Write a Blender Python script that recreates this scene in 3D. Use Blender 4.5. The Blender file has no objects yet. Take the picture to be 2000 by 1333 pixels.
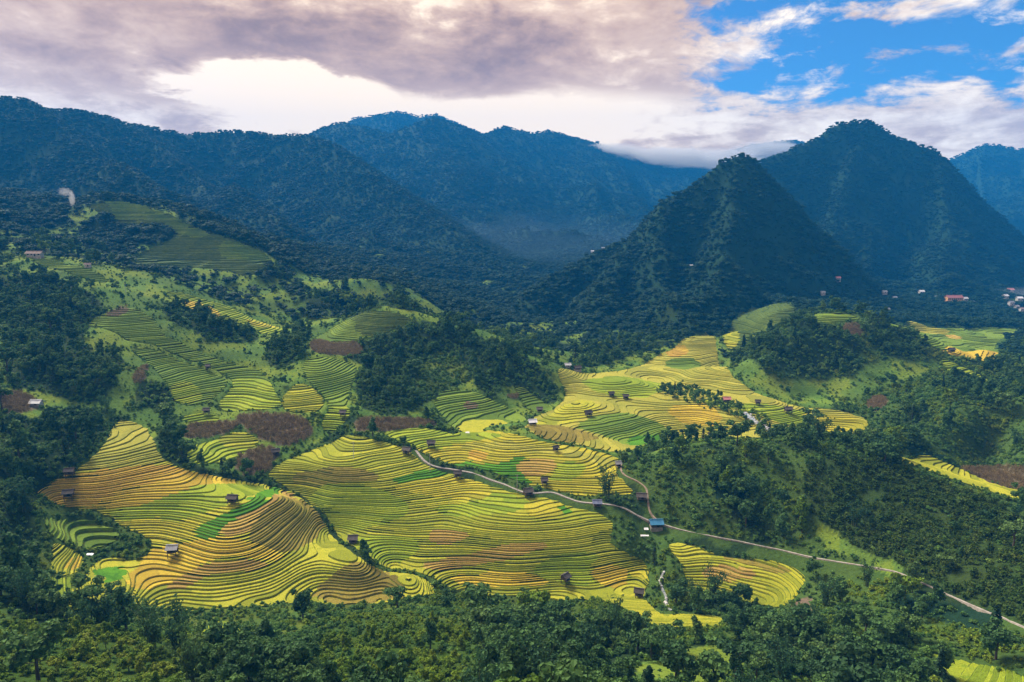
import bpy, math, random
import numpy as np
from mathutils import Vector, Matrix

# ------------------------------------------------------------------ camera, sky, sun, exposure
SC = bpy.context.scene
COL = SC.collection
rng = np.random.default_rng(7)
random.seed(7)
PITCH = math.radians(10.0)
FPX = 2000 * 24.0 / 36.0            # focal length in photo pixels

cam_d = bpy.data.cameras.new("camera")
cam_d.sensor_width = 36.0
cam_d.lens = 24.0
cam_d.clip_start = 1.0
cam_d.clip_end = 20000.0
cam = bpy.data.objects.new("camera", cam_d)
COL.objects.link(cam)
cam.location = (0, 0, 0)
cam.rotation_euler = (math.radians(90) - PITCH, 0, 0)
SC.camera = cam

SUN_AZ, SUN_EL = math.radians(-38), math.radians(44)
sun_d = bpy.data.lights.new("sun", 'SUN')
sun_d.energy = 4.5
sun_d.angle = math.radians(21)
sun_d.color = (1.0, 0.93, 0.82)
sun = bpy.data.objects.new("sun", sun_d)
COL.objects.link(sun)
sun.rotation_euler = Vector((math.sin(SUN_AZ) * math.cos(SUN_EL), math.cos(SUN_AZ) * math.cos(SUN_EL), math.sin(SUN_EL))).to_track_quat('Z', 'Y').to_euler()

SC.view_settings.view_transform = 'Standard'
SC.view_settings.look = 'None'
SC.view_settings.gamma = 1.0
SC.view_settings.exposure = 0.80
SC.view_settings.use_curve_mapping = False
SC.render.engine = 'CYCLES'
SC.cycles.use_denoising = True
SC.cycles.max_bounces = 5
SC.cycles.diffuse_bounces = 2
SC.cycles.glossy_bounces = 2
SC.cycles.volume_bounces = 1
SC.cycles.transparent_max_bounces = 8


class NT:
    """small node-tree writer"""
    def __init__(self, tree):
        self.t = tree
        tree.nodes.clear()

    def n(self, typ, **kw):
        nd = self.t.nodes.new(typ)
        for k, v in kw.items():
            if k.startswith('i_'):
                nd.inputs[k[2:].replace('_', ' ')].default_value = v
            else:
                setattr(nd, k, v)
        return nd

    def l(self, a, b):
        self.t.links.new(a, b)

    def put(self, sock, v):
        if isinstance(v, (int, float)):
            sock.default_value = v
        elif isinstance(v, (tuple, list)):
            if sock.type == 'RGBA' and len(v) == 3:
                v = (*v, 1)
            sock.default_value = v
        else:
            self.l(v, sock)

    def m(self, op, a, b=0.0, c=None, clamp=False):
        nd = self.t.nodes.new('ShaderNodeMath')
        nd.operation = op
        nd.use_clamp = clamp
        self.put(nd.inputs[0], a)
        self.put(nd.inputs[1], b)
        if c is not None:
            self.put(nd.inputs[2], c)
        return nd.outputs[0]

    def ss(self, x, lo, hi):
        nd = self.t.nodes.new('ShaderNodeMapRange')
        nd.interpolation_type = 'SMOOTHSTEP'
        self.put(nd.inputs['Value'], x)
        nd.inputs['From Min'].default_value = lo
        nd.inputs['From Max'].default_value = hi
        return nd.outputs[0]

    def mix(self, f, a, b, blend='MIX'):
        nd = self.t.nodes.new('ShaderNodeMix')
        nd.data_type = 'RGBA'
        nd.blend_type = blend
        self.put(nd.inputs[0], f)
        self.put(nd.inputs[6], a)
        self.put(nd.inputs[7], b)
        return nd.outputs[2]

    def noise(self, vec, scale, detail=4, rough=0.55, dist=0.0, lac=2.0):
        nd = self.t.nodes.new('ShaderNodeTexNoise')
        if vec is not None:
            self.l(vec, nd.inputs['Vector'])
        nd.inputs['Scale'].default_value = scale
        nd.inputs['Detail'].default_value = detail
        nd.inputs['Roughness'].default_value = rough
        nd.inputs['Distortion'].default_value = dist
        nd.inputs['Lacunarity'].default_value = lac
        return nd.outputs['Fac']

    def xyz(self, x, y, z=0.0):
        nd = self.t.nodes.new('ShaderNodeCombineXYZ')
        for i, v in enumerate((x, y, z)):
            self.put(nd.inputs[i], v)
        return nd.outputs[0]


def build_world():
    w = bpy.data.worlds.new("World")
    SC.world = w
    w.use_nodes = True
    N = NT(w.node_tree)
    out = N.n('ShaderNodeOutputWorld')
    bg = N.n('ShaderNodeBackground')
    N.l(bg.outputs[0], out.inputs[0])
    sky = N.n('ShaderNodeTexSky', sky_type='NISHITA', sun_disc=False)
    sky.sun_elevation = SUN_EL
    sky.sun_rotation = SUN_AZ
    sky.altitude = 1200
    sky.dust_density = 0.4
    sky.ozone_density = 2.0
    tc = N.n('ShaderNodeTexCoord')
    sep = N.n('ShaderNodeSeparateXYZ')
    N.l(tc.outputs['Generated'], sep.inputs[0])
    x, y, z = sep.outputs
    az = N.m('MULTIPLY', N.m('ARCTAN2', x, y), 57.2958)                 # degrees, + to the right
    el = N.m('MULTIPLY', N.m('ARCSINE', z), 57.2958)
    h = N.m('ADD', N.m('MAXIMUM', z, 0.0), 0.17)
    px, py = N.m('DIVIDE', x, h), N.m('DIVIDE', y, h)                   # the flat cloud layer seen in perspective
    p = N.xyz(px, py, 0.0)
    pst = N.xyz(N.m('MULTIPLY', px, 0.75), py, 3.7)
    n_big = N.noise(pst, 0.7, 6, 0.55, 0.6)
    n_mid = N.noise(p, 2.3, 8, 0.6, 0.8)
    n_fin = N.noise(p, 6.5, 8, 0.62, 0.4)
    dirs = N.xyz(x, y, N.m('MULTIPLY', z, 1.9))
    n_mid = N.m('ADD', N.m('MULTIPLY', n_mid, 0.55), N.m('MULTIPLY', N.noise(dirs, 5.5, 8, 0.6, 0.5), 0.45))
    n_fin = N.m('ADD', N.m('MULTIPLY', n_fin, 0.4), N.m('MULTIPLY', N.noise(dirs, 15.0, 8, 0.62, 0.3), 0.6))
    # open blue sky towards the right, high up
    side = N.ss(N.m('ADD', az, N.m('MULTIPLY', el, 0.35)), 14.0, 24.0)
    blue = N.m('MULTIPLY', side, N.ss(el, 4.5, 10.5))
    dens = N.m('ADD', N.m('MULTIPLY', n_mid, 0.95), N.m('MULTIPLY', N.m('SUBTRACT', n_fin, 0.26), 0.75))
    dens = N.m('SUBTRACT', dens, 0.15)
    dens = N.m('ADD', dens, N.m('MULTIPLY', N.m('SUBTRACT', n_big, 0.5), 0.5))
    dens = N.m('SUBTRACT', N.m('ADD', dens, 0.30), N.m('MULTIPLY', blue, 0.385))
    puff = N.ss(N.noise(N.xyz(x, y, N.m('MULTIPLY', z, 2.6)), 9.0, 8, 0.58, 0.3), 0.52, 0.66)
    cover = N.m('MAXIMUM', N.ss(dens, 0.44, 0.60), N.m('MULTIPLY', puff, 0.92))
    # cloud tone: 1 = thin and bright, 0 = thick and dark
    def blob(a0, e0, ra, re, k=1.0, tilt=0.0):
        wob = N.m('MULTIPLY', N.m('SUBTRACT', n_mid, 0.5), 14.0)
        wob2 = N.m('MULTIPLY', N.m('SUBTRACT', n_fin, 0.5), 5.0)
        da = N.m('SUBTRACT', N.m('ADD', az, wob), a0)
        de = N.m('SUBTRACT', N.m('ADD', el, N.m('ADD', N.m('MULTIPLY', wob, 0.22), wob2)), e0)
        de = N.m('SUBTRACT', de, N.m('MULTIPLY', da, tilt))
        q = N.m('ADD', N.m('POWER', N.m('DIVIDE', da, ra), 2.0), N.m('POWER', N.m('DIVIDE', de, re), 2.0))
        return N.m('MULTIPLY', N.ss(q, 1.6, 0.15), k)
    dark = N.m('ADD', blob(-9.0, 12.6, 15.0, 3.2, 1.0, -0.02), blob(-36.0, 13.5, 16.0, 5.0, 0.38), clamp=False)
    dark = N.m('ADD', dark, blob(-23.5, 9.4, 6.0, 1.2, 0.35))
    dark = N.m('ADD', dark, blob(10.0, 15.5, 12.0, 2.2, 0.35))
    tone = N.m('ADD', N.m('MULTIPLY', N.m('SUBTRACT', n_mid, 0.5), 1.5), N.m('MULTIPLY', N.m('SUBTRACT', n_fin, 0.5), 1.35))
    tone = N.m('ADD', tone, 0.80)
    tone = N.m('SUBTRACT', tone, N.m('MULTIPLY', dark, 0.44))
    glow = N.m('ADD', blob(-17.5, 10.0, 7.5, 1.8, 1.0), blob(-4.0, 7.8, 20.0, 2.2, 0.40))
    tone = N.m('ADD', tone, glow)
    ramp = N.n('ShaderNodeValToRGB')
    cr = ramp.color_ramp
    cr.elements[0].position = 0.0
    cr.elements[0].color = (0.218, 0.114, 0.060, 1)
    cr.elements[1].position = 1.0
    cr.elements[1].color = (1.06, 0.82, 0.54, 1)
    for pos, c in ((0.25, (0.322, 0.175, 0.093)), (0.5, (0.492, 0.291, 0.160)), (0.72, (0.655, 0.427, 0.251))):
        e = cr.elements.new(pos)
        e.color = (*c, 1)
    N.l(N.m('ADD', tone, 0.0, clamp=True), ramp.inputs[0])
    cool = N.mix(N.m('MULTIPLY', N.ss(az, -12, -38), 0.6), (1, 1, 1), (1.0, 1.05, 1.22))
    right = N.ss(az, 6, 22)
    cool = N.mix(N.m('MULTIPLY', right, 0.8), cool, (0.98, 1.05, 1.16))
    ccol = N.mix(1.0, ramp.outputs[0], cool, 'MULTIPLY')
    skyc = N.mix(1.0, sky.outputs[0], (0.024, 0.051, 0.074), 'MULTIPLY')
    col = N.mix(cover, skyc, ccol)
    N.l(col, bg.inputs['Color'])
    bg.inputs['Strength'].default_value = 1.0


build_world()

# ------------------------------------------------------------------ numeric helpers
def ray(u, v):
    """photo pixel -> direction with unit forward depth (world axes)"""
    u, v = np.asarray(u, float), np.asarray(v, float)
    x = (u - 1000.0) / FPX
    up = -(v - 666.5) / FPX
    return np.stack([x, math.cos(PITCH) + up * math.sin(PITCH), -math.sin(PITCH) + up * math.cos(PITCH)], -1)


def project(P):
    P = np.asarray(P, float)
    f = P[..., 1] * math.cos(PITCH) - P[..., 2] * math.sin(PITCH)
    up = P[..., 1] * math.sin(PITCH) + P[..., 2] * math.cos(PITCH)
    return 1000 + FPX * P[..., 0] / f, 666.5 - FPX * up / f, f


def pt(u, v, Y):
    d = ray(u, v)
    return d * (Y / d[1])


_perm = np.random.default_rng(3).permutation(512).astype(np.int64)
_gr = np.random.default_rng(5).normal(size=(512, 2))
_gr /= np.linalg.norm(_gr, axis=1)[:, None]


def perlin(x, y):
    xi, yi = np.floor(x).astype(np.int64), np.floor(y).astype(np.int64)
    xf, yf = x - xi, y - yi
    def g(ix, iy, fx, fy):
        k = _perm[(_perm[ix & 511] + iy) & 511]
        return _gr[k, 0] * fx + _gr[k, 1] * fy
    u = xf * xf * xf * (xf * (xf * 6 - 15) + 10)
    v = yf * yf * yf * (yf * (yf * 6 - 15) + 10)
    a = g(xi, yi, xf, yf) * (1 - u) + g(xi + 1, yi, xf - 1, yf) * u
    b = g(xi, yi + 1, xf, yf - 1) * (1 - u) + g(xi + 1, yi + 1, xf - 1, yf - 1) * u
    return (a * (1 - v) + b * v) * 1.5


def fbm(x, y, oct=4, gain=0.5):
    s, a = 0.0, 1.0
    for i in range(oct):
        s = s + a * perlin(x * 2 ** i + 17.3 * i, y * 2 ** i - 9.1 * i)
        a *= gain
    return s


def ridged(x, y, oct=4, gain=0.5):
    s, a, n = 0.0, 1.0, 0.0
    for i in range(oct):
        s = s + a * (1 - np.abs(perlin(x * 2 ** i + 5.7 * i, y * 2 ** i + 3.3 * i)) * 1.6)
        n += a
        a *= gain
    return s / n


def sstep(x, a, b):
    t = np.clip((x - a) / (b - a), 0, 1)
    return t * t * (3 - 2 * t)


# ------------------------------------------------------------------ the lie of the land
# surveyed points of the valley: photo pixel and distance ahead of the camera in metres
VALLEY = [
    # slope in front of the valley bottom
    (0, 1333, 100), (250, 1333, 104), (500, 1333, 110), (800, 1333, 112), (1000, 1333, 115), (1250, 1333, 118), (1500, 1333, 122), (1750, 1333, 124), (2000, 1333, 120),
    (0, 1250, 124), (150, 1245, 128), (400, 1250, 150), (600, 1260, 146), (800, 1260, 142), (1000, 1260, 146), (1200, 1250, 156), (1380, 1260, 152), (1560, 1260, 150), (1800, 1280, 137), (2000, 1290, 128),
    (0, 1150, 158), (60, 1180, 150), (330, 1215, 172), (600, 1205, 176), (800, 1195, 178), (1000, 1200, 182), (1150, 1205, 184), (1300, 1220, 180), (1420, 1215, 178),
    # left terraces: a broad nose with a gully on its right side
    (140, 1180, 176), (300, 1190, 184), (500, 1185, 190), (640, 1167, 198), (750, 1168, 199), (850, 1150, 204),
    (230, 1140, 190), (400, 1130, 197), (560, 1120, 204), (700, 1110, 207), (800, 1130, 204),
    (337, 1082, 207), (300, 1040, 217), (440, 1050, 212), (480, 1050, 213), (570, 975, 240), (640, 1030, 236), (690, 1085, 213), (600, 985, 245), (560, 955, 254), (620, 1060, 224),
    (455, 980, 229), (330, 960, 233), (200, 970, 228), (110, 960, 229), (130, 935, 234), (230, 905, 246), (330, 912, 248), (440, 935, 249), (290, 860, 266), (230, 825, 282), (300, 832, 280),
    (180, 1080, 205), (260, 1090, 205), (150, 1030, 216), (90, 1010, 208), (70, 1060, 196), (100, 1110, 188),
    # left slopes
    (0, 1050, 188), (0, 960, 212), (30, 900, 236), (0, 830, 256), (100, 870, 252), (60, 790, 276), (150, 800, 286), (0, 700, 318), (100, 690, 322), (0, 600, 392), (110, 600, 388), (60, 500, 480), (0, 520, 450), (190, 540, 442),
    (200, 700, 335), (230, 640, 368), (300, 780, 308), (260, 740, 318),
    # green spurs coming down from the left
    (260, 600, 396), (330, 655, 372), (400, 705, 352), (455, 742, 338), (400, 775, 318), (350, 740, 328), (300, 690, 352), (380, 810, 300), (450, 800, 306), (540, 800, 304), (470, 830, 292), (400, 870, 276), (480, 900, 268), (560, 870, 280), (600, 830, 294), (520, 760, 325), (560, 720, 352), (480, 690, 372), (420, 640, 405), (350, 580, 440), (300, 545, 462),
    (560, 640, 452), (470, 610, 452), (620, 720, 350), (640, 780, 318), (690, 800, 310), (620, 680, 378), (640, 860, 290),
    # middle terraces
    (900, 1158, 205), (1050, 1162, 206), (1200, 1165, 206), (1260, 1150, 211), (1270, 1100, 222), (1103, 1138, 212), (1150, 1100, 219), (1000, 1090, 220), (850, 1095, 219), (760, 1105, 216), (690, 1058, 226), (800, 1030, 232), (950, 1020, 235), (1100, 1020, 236), (1185, 1050, 230), (1190, 1000, 242), (640, 985, 244), (760, 970, 247), (900, 960, 251), (1030, 968, 251), (560, 915, 263), (680, 900, 268), (800, 920, 263), (893, 932, 259), (1100, 978, 249), (1165, 988, 246), (700, 855, 287), (793, 885, 275), (640, 930, 258),
    # above the path
    (950, 925, 264), (1060, 955, 256), (1240, 968, 252), (1215, 915, 272), (1100, 920, 268), (1000, 895, 277), (900, 890, 277), (840, 872, 285), (760, 842, 298), (900, 850, 297), (1000, 860, 294), (1120, 880, 287), (1200, 890, 284),
    # river flat
    (1040, 830, 320), (1150, 840, 314), (1250, 860, 304), (1100, 790, 348), (1200, 790, 350), (1300, 800, 346), (1400, 820, 334), (1480, 840, 322), (1200, 740, 398), (1300, 750, 392), (1400, 770, 374), (1240, 712, 440), (1130, 722, 420), (1340, 700, 462), (1400, 720, 432), (1500, 790, 360), (1600, 800, 354), (1690, 830, 336), (1440, 690, 470), (1380, 660, 520), (1560, 830, 334), (1450, 642, 530), (1500, 622, 570), (1560, 606, 620), (1470, 662, 500), (1620, 590, 700),
    # near right hill
    (1230, 920, 268), (1300, 873, 276), (1400, 850, 276), (1500, 866, 268), (1600, 868, 262), (1700, 873, 256), (1800, 922, 240), (1900, 968, 220), (2000, 1020, 198),
    (1300, 960, 250), (1268, 990, 244), (1280, 1030, 236), (1340, 1043, 230), (1450, 1062, 224), (1560, 1085, 214), (1400, 980, 240), (1550, 980, 234), (1700, 980, 224), (1850, 1020, 207), (2000, 1090, 180),
    (1650, 1085, 207), (1750, 1120, 188), (1850, 1160, 170), (2000, 1222, 147), (1680, 1170, 180), (1800, 1220, 160), (1950, 1270, 138),
    (1300, 1062, 225), (1290, 1120, 214), (1330, 1150, 208), (1450, 1120, 211), (1420, 1075, 221), (1560, 1130, 205), (1510, 1180, 198), (1420, 1170, 203), (1290, 1180, 200), (1600, 1190, 182), (1230, 1050, 229),
    # dark wooded hill in the middle
    (640, 645, 440), (720, 597, 448), (800, 605, 446), (930, 648, 432), (1040, 702, 404), (1092, 765, 370), (700, 690, 396), (860, 700, 392), (780, 760, 346), (860, 790, 334), (940, 775, 346), (1030, 805, 338), (1080, 795, 348), (950, 830, 316), (760, 810, 314), (680, 760, 334), (1000, 745, 372),
    # round hill on the right
    (1420, 725, 436), (1500, 770, 382), (1600, 790, 366), (1480, 680, 432), (1550, 630, 446), (1640, 606, 456), (1720, 632, 446), (1830, 692, 420), (1920, 735, 396), (1990, 775, 372), (1600, 710, 408), (1700, 720, 402), (1750, 760, 376),
    (1900, 940, 262), (1760, 900, 272), (1980, 960, 250), (1960, 915, 276), (1850, 880, 286), (1700, 850, 312), (1800, 820, 316), (1900, 830, 306), (2000, 780, 316), (1850, 760, 356), (1740, 790, 346), (2000, 860, 284),
    # broad green dome behind on the left
    (165, 391, 690), (240, 380, 700), (290, 393, 690), (400, 446, 640), (500, 482, 600), (545, 525, 560), (620, 580, 500), (400, 520, 545), (300, 480, 590), (200, 460, 610), (110, 470, 570), (60, 440, 640), (430, 560, 510), (560, 600, 488), (680, 560, 560), (780, 590, 540), (150, 430, 640),
]
# places hidden behind crests: (x, y, z)
HIDDEN = [
    (-110, 500, -78), (-60, 520, -88), (0, 500, -92), (40, 460, -92), (-160, 560, -62), (-40, 640, -85), (0, 760, -95),
    (150, 300, -101), (220, 305, -104), (90, 305, -100), (120, 430, -94),
    (260, 540, -95), (320, 520, -98), (370, 500, -97), (420, 470, -98), (200, 560, -92), (330, 600, -98), (430, 620, -100), (500, 700, -104), (560, 800, -108), (330, 800, -92), (640, 860, -112), (760, 1000, -112), (480, 460, -92),
    (160, 620, -94), (80, 620, -92), (20, 620, -92), (-200, 760, -42), (-300, 800, -20), (-430, 780, 8), (-120, 760, -66), (-200, 690, -36), (-430, 500, -15), (-380, 380, -25), (-500, 600, 20),
    (-260, 300, -50), (-190, 200, -72), (-150, 120, -62), (-200, 60, -50), (0, 60, -52), (200, 60, -58), (220, 140, -78), (260, 200, -80), (300, 280, -82), (330, 350, -80), (100, 90, -72), (-100, 90, -70), (0, 30, -40), (-60, 30, -40), (60, 30, -42),
    (-600, 1000, 20), (-300, 1100, -20), (0, 1100, -70), (300, 1100, -80), (600, 1200, -90), (900, 1300, -100), (0, 2000, -60), (900, 2000, -80), (-900, 2000, 0), (0, 4500, -40), (2000, 4500, -40), (-2000, 4500, 0), (450, 380, -84), (520, 420, -86),
]


def _lp(x, y):
    y = np.maximum(y, 20.0)
    return np.stack([np.clip(x / y, -1.6, 1.6), np.log(y)], -1)


_cp = np.array([pt(u, v, Y) for u, v, Y in VALLEY] + [list(h) for h in HIDDEN])
_cq = _lp(_cp[:, 0], _cp[:, 1])


def _tps(r2):
    return 0.5 * r2 * np.log(r2 + 1e-9)


def _solve():
    n = len(_cq)
    d2 = ((_cq[:, None] - _cq[None]) ** 2).sum(-1)
    A = np.zeros((n + 3, n + 3))
    A[:n, :n] = _tps(d2) + np.eye(n) * 3e-5
    A[:n, n:] = np.c_[np.ones(n), _cq]
    A[n:, :n] = A[:n, n:].T
    # height seen as a fraction of distance keeps near and far equally stiff
    return np.linalg.solve(A, np.r_[_cp[:, 2] / _cp[:, 1] ** 0.5, 0, 0, 0])


_cw = _solve()


def base_height(x, y):
    x, y = np.asarray(x, float).ravel(), np.asarray(y, float).ravel()
    out = np.empty(x.shape)
    for i in range(0, len(x), 20000):
        q = _lp(x[i:i + 20000], y[i:i + 20000])
        d2 = (q ** 2).sum(1)[:, None] + (_cq ** 2).sum(1)[None] - 2 * q @ _cq.T
        out[i:i + 20000] = _tps(np.maximum(d2, 0)) @ _cw[:-3] + _cw[-3] + q @ _cw[-2:]
    return out * np.maximum(y, 20.0) ** 0.5


# mountain crests: photo pixels with distance; fall length, foot height, gully strength
RIDGES = {
    'left_ridge': dict(pts=[(-700, 150, 1000), (-350, 190, 1100), (-120, 180, 1200), (0, 190, 1250), (45, 192, 1270), (90, 214, 1300), (170, 218, 1400), (250, 240, 1480), (300, 254, 1540), (370, 262, 1600), (450, 258, 1650), (530, 263, 1660), (600, 266, 1640), (650, 282, 1580), (720, 330, 1460), (800, 388, 1330), (880, 445, 1200), (945, 500, 1080), (995, 560, 960)], L=760, foot=-330, g=34, lam=300, spurs=[[(250, 240, 1480), (400, 340, 1270), (540, 430, 1020)], [(450, 258, 1650), (560, 350, 1430), (690, 440, 1160), (790, 510, 960)], [(60, 200, 1280), (180, 300, 1120), (300, 370, 960)]]),
    'middle_ridge': dict(pts=[(560, 290, 2000), (640, 248, 1950), (668, 240, 1950), (700, 247, 1900), (760, 262, 1860), (800, 248, 1880), (845, 230, 1950), (900, 248, 2020), (940, 266, 2080), (985, 249, 2150), (1040, 262, 2200), (1072, 256, 2250), (1150, 278, 2320), (1200, 292, 2350), (1260, 310, 2400), (1380, 330, 2500)], L=1350, foot=-430, g=50, lam=420, spurs=[[(760, 262, 1860), (880, 370, 1600), (980, 470, 1250)], [(985, 249, 2150), (1120, 340, 1850), (1240, 440, 1500)]]),
    'back_ridge': dict(pts=[(600, 300, 2700), (690, 232, 2700), (720, 228, 2700), (775, 218, 2700), (820, 228, 2700), (850, 224, 2700), (930, 258, 2800), (1000, 290, 2800)], L=1400, foot=-400, g=50, lam=300),
    'cloudy_ridge': dict(pts=[(1330, 335, 2900), (1420, 298, 2800), (1470, 284, 2750), (1540, 275, 2700), (1600, 282, 2700), (1700, 320, 2700)], L=1400, foot=-400, g=50, lam=300),
    'sharp_peak': dict(pts=[(1000, 612, 690), (1040, 575, 745), (1090, 538, 800), (1160, 498, 850), (1240, 462, 880), (1268, 430, 890), (1300, 392, 900), (1345, 372, 905), (1400, 328, 910), (1430, 304, 915), (1440, 300, 915), (1458, 308, 925), (1490, 345, 1000), (1540, 400, 1150)], L=280, foot=-300, g=20, lam=110, jag=11.0, spurs=[[(1240, 462, 880), (1185, 550, 740), (1150, 630, 610), (1120, 692, 500)], [(1300, 392, 900), (1290, 520, 750), (1325, 640, 560), (1345, 688, 485)], [(1440, 300, 915), (1435, 400, 840), (1415, 490, 740), (1395, 570, 640)]]),
    'big_mountain': dict(pts=[(1400, 360, 1300), (1480, 318, 1380), (1560, 286, 1420), (1600, 270, 1440), (1625, 248, 1450), (1650, 242, 1455), (1690, 239, 1460), (1705, 240, 1460), (1740, 262, 1450), (1765, 272, 1440), (1830, 297, 1420), (1865, 330, 1400), (1900, 390, 1370), (1960, 450, 1320), (2020, 505, 1280), (2100, 560, 1250)], L=430, foot=-330, g=30, lam=220, spurs=[[(1690, 239, 1460), (1640, 390, 1270), (1600, 500, 1080), (1580, 560, 900)], [(1830, 297, 1420), (1850, 440, 1210), (1860, 545, 980)]]),
    'far_ridge': dict(pts=[(1790, 380, 2500), (1855, 312, 2400), (1900, 292, 2380), (1925, 282, 2360), (1990, 292, 2300), (2060, 280, 2250), (2300, 230, 2200), (2700, 250, 2000)], L=1300, foot=-400, g=50, lam=260),
}
for _k in ('middle_ridge', 'back_ridge', 'cloudy_ridge', 'far_ridge'):
    _r = RIDGES[_k]
    for _key in ('L', 'lam', 'g'):
        _r[_key] *= 1.2
    _r['pts'] = [(u, v, Y * 1.25) for u, v, Y in _r['pts']]
    _r['spurs'] = [[(u, v, Y * 1.25) for u, v, Y in sp] for sp in _r.get('spurs', [])]
RN = list(RIDGES)
for _k, _r in RIDGES.items():
    _r['P'] = np.array([pt(*p) for p in _r['pts']])
    _r['lines'] = [_r['P']] + [np.array([pt(*p) for p in sp]) for sp in _r.get('spurs', [])]


def crest_profile(P, L, foot, x, y):
    best = np.full(len(x), 1e18)
    zc = np.zeros(len(x))
    for a, b in zip(P[:-1], P[1:]):
        d = b[:2] - a[:2]
        t = np.clip(((x - a[0]) * d[0] + (y - a[1]) * d[1]) / (d @ d), 0, 1)
        q = (x - a[0] - t * d[0]) ** 2 + (y - a[1] - t * d[1]) ** 2
        m = q < best
        best = np.where(m, q, best)
        zc = np.where(m, a[2] + t * (b[2] - a[2]), zc)
    dist = np.sqrt(best)
    soft = np.sqrt(dist ** 2 + 12.0 ** 2) - 12.0
    return foot + (zc - foot) * np.exp(-soft / L), dist


def ridge_height(name, x, y):
    r = RIDGES[name]
    P = r['P']
    z, dist = crest_profile(P, r['L'], r['foot'], x, y)
    for Q in r['lines'][1:]:
        z2, _ = crest_profile(Q, r['L'] * 0.8, r['foot'], x, y)
        kk = 20.0
        z = np.maximum(z, z2) + kk * 0.25 * np.clip(1 - np.abs(z - z2) / kk, 0, 1) ** 2 * sstep(dist, 10, 120)
    ch = P[-1, :2] - P[0, :2]
    ch /= np.linalg.norm(ch)
    s = x * ch[0] + y * ch[1]
    o = -x * ch[1] + y * ch[0]
    lam, g = r['lam'], r['g']
    w = perlin(x / (lam * 1.3), y / (lam * 1.3)) * 0.45
    gul = ridged(s / lam + w, o / (lam * 3.2) + w, 4, 0.55) - 0.72
    gul2 = fbm(x / (lam * 0.55), y / (lam * 0.55), 4, 0.55)
    f = sstep(dist, 5, lam * 0.9)
    jag = ridged(x / 34.0, y / 34.0, 3, 0.6) - 0.7
    return z + f * (g * gul * 1.5 + g * 0.28 * gul2) + (1 - sstep(dist, 20, 140)) * jag * r.get('jag', 7.0) + sstep(dist, 30, 140) * jag * r.get('jag', 7.0) * 0.8


FLAT_ZONES = []          # filled later: (polygon, extra drop) of terraced ground


def height(x, y, which=False):
    x, y = np.asarray(x, float), np.asarray(y, float)
    sh = x.shape
    x, y = x.ravel(), y.ravel()
    b = base_height(x, y)
    sc = sstep(y, 90, 500)
    b = b + fbm(x / 54.0 + 3, y / 54.0, 2, 0.5) * (3.1 - 0.5 * sc) + sstep(y, 380, 700) * fbm(x / 130.0 + 4, y / 130.0, 4) * 9.0
    b = np.where(y > 900, np.minimum(b, -40.0), b)
    lab = np.zeros(len(x), int)
    z = b.copy()
    far = y > 380
    if far.any():
        xf, yf, zf = x[far], y[far], z[far]
        lf = lab[far]
        for i, k in enumerate(RN):
            rz = ridge_height(k, xf, yf)
            rz = np.where(yf > 430, rz, rz - (430 - yf) * 2.0)
            lf = np.where(rz > zf, i + 1, lf)
            kk = 8.0
            zf = np.maximum(zf, rz) + kk * 0.25 * np.clip(1 - np.abs(zf - rz) / kk, 0, 1) ** 2
        z[far], lab[far] = zf, lf
    if which:
        return z.reshape(sh), lab.reshape(sh)
    return z.reshape(sh)


# the land sampled once on a fan of sight lines; used for the terrain sheets and for laying outlines onto the ground
GA = np.linspace(-1.15, 1.15, 600)
GY = 34.0 * (4000.0 / 34.0) ** np.linspace(0, 1, 600)
GYY, GAA = np.meshgrid(GY, GA, indexing='ij')
GXX = GAA * GYY
GZ, GL = height(GXX, GYY, True)


def unproject(uv, ymin=45.0):
    """photo pixels -> points on the ground (first hit beyond ymin)"""
    uv = np.asarray(uv, float).reshape(-1, 2)
    D = ray(uv[:, 0], uv[:, 1])
    D = D / D[:, 1:2]
    ja = np.clip((D[:, 0] - GA[0]) / (GA[1] - GA[0]), 0, 598.999)
    j0 = ja.astype(int)
    w = ja - j0
    Zc = GZ[:, j0] * (1 - w) + GZ[:, j0 + 1] * w
    neg = ((D[None, :, 2] * GY[:, None] - Zc) < 0) & (GY[:, None] > ymin)
    hit = np.where(neg.any(0), neg.argmax(0), len(GY) - 1)
    hi = GY[np.minimum(hit + 1, 599)]
    lo = GY[np.maximum(hit - 2, 0)]
    for _ in range(9):
        mid = 0.5 * (lo + hi)
        below = D[:, 2] * mid - height(D[:, 0] * mid, mid) < 0
        hi = np.where(below, mid, hi)
        lo = np.where(below, lo, mid)
    P = D * hi[:, None]
    P[:, 2] = height(P[:, 0], P[:, 1])
    return P


def inside(poly, x, y):
    c = np.zeros(np.shape(x), bool)
    j = len(poly) - 1
    for i in range(len(poly)):
        xi, yi, xj, yj = poly[i][0], poly[i][1], poly[j][0], poly[j][1]
        if yi != yj:
            c ^= ((yi > y) != (yj > y)) & (x < (xj - xi) * (y - yi) / (yj - yi) + xi)
        j = i
    return c


def sdist(poly, x, y):
    """signed distance to a polygon outline, positive inside"""
    d = np.full(np.shape(x), 1e18)
    for i in range(len(poly)):
        a, b = poly[i - 1][:2], poly[i][:2]
        e = b - a
        t = np.clip(((x - a[0]) * e[0] + (y - a[1]) * e[1]) / (e @ e + 1e-12), 0, 1)
        d = np.minimum(d, (x - a[0] - t * e[0]) ** 2 + (y - a[1] - t * e[1]) ** 2)
    d = np.sqrt(d)
    return np.where(inside(poly, x, y), d, -d)


def smooth_poly(P, n=3):
    """rounds the corners of a closed outline"""
    P = np.asarray(P, float)
    for _ in range(n):
        Q = np.roll(P, -1, 0)
        P = np.stack([P * 0.75 + Q * 0.25, P * 0.25 + Q * 0.75], 1).reshape(-1, P.shape[1])
    return P


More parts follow.
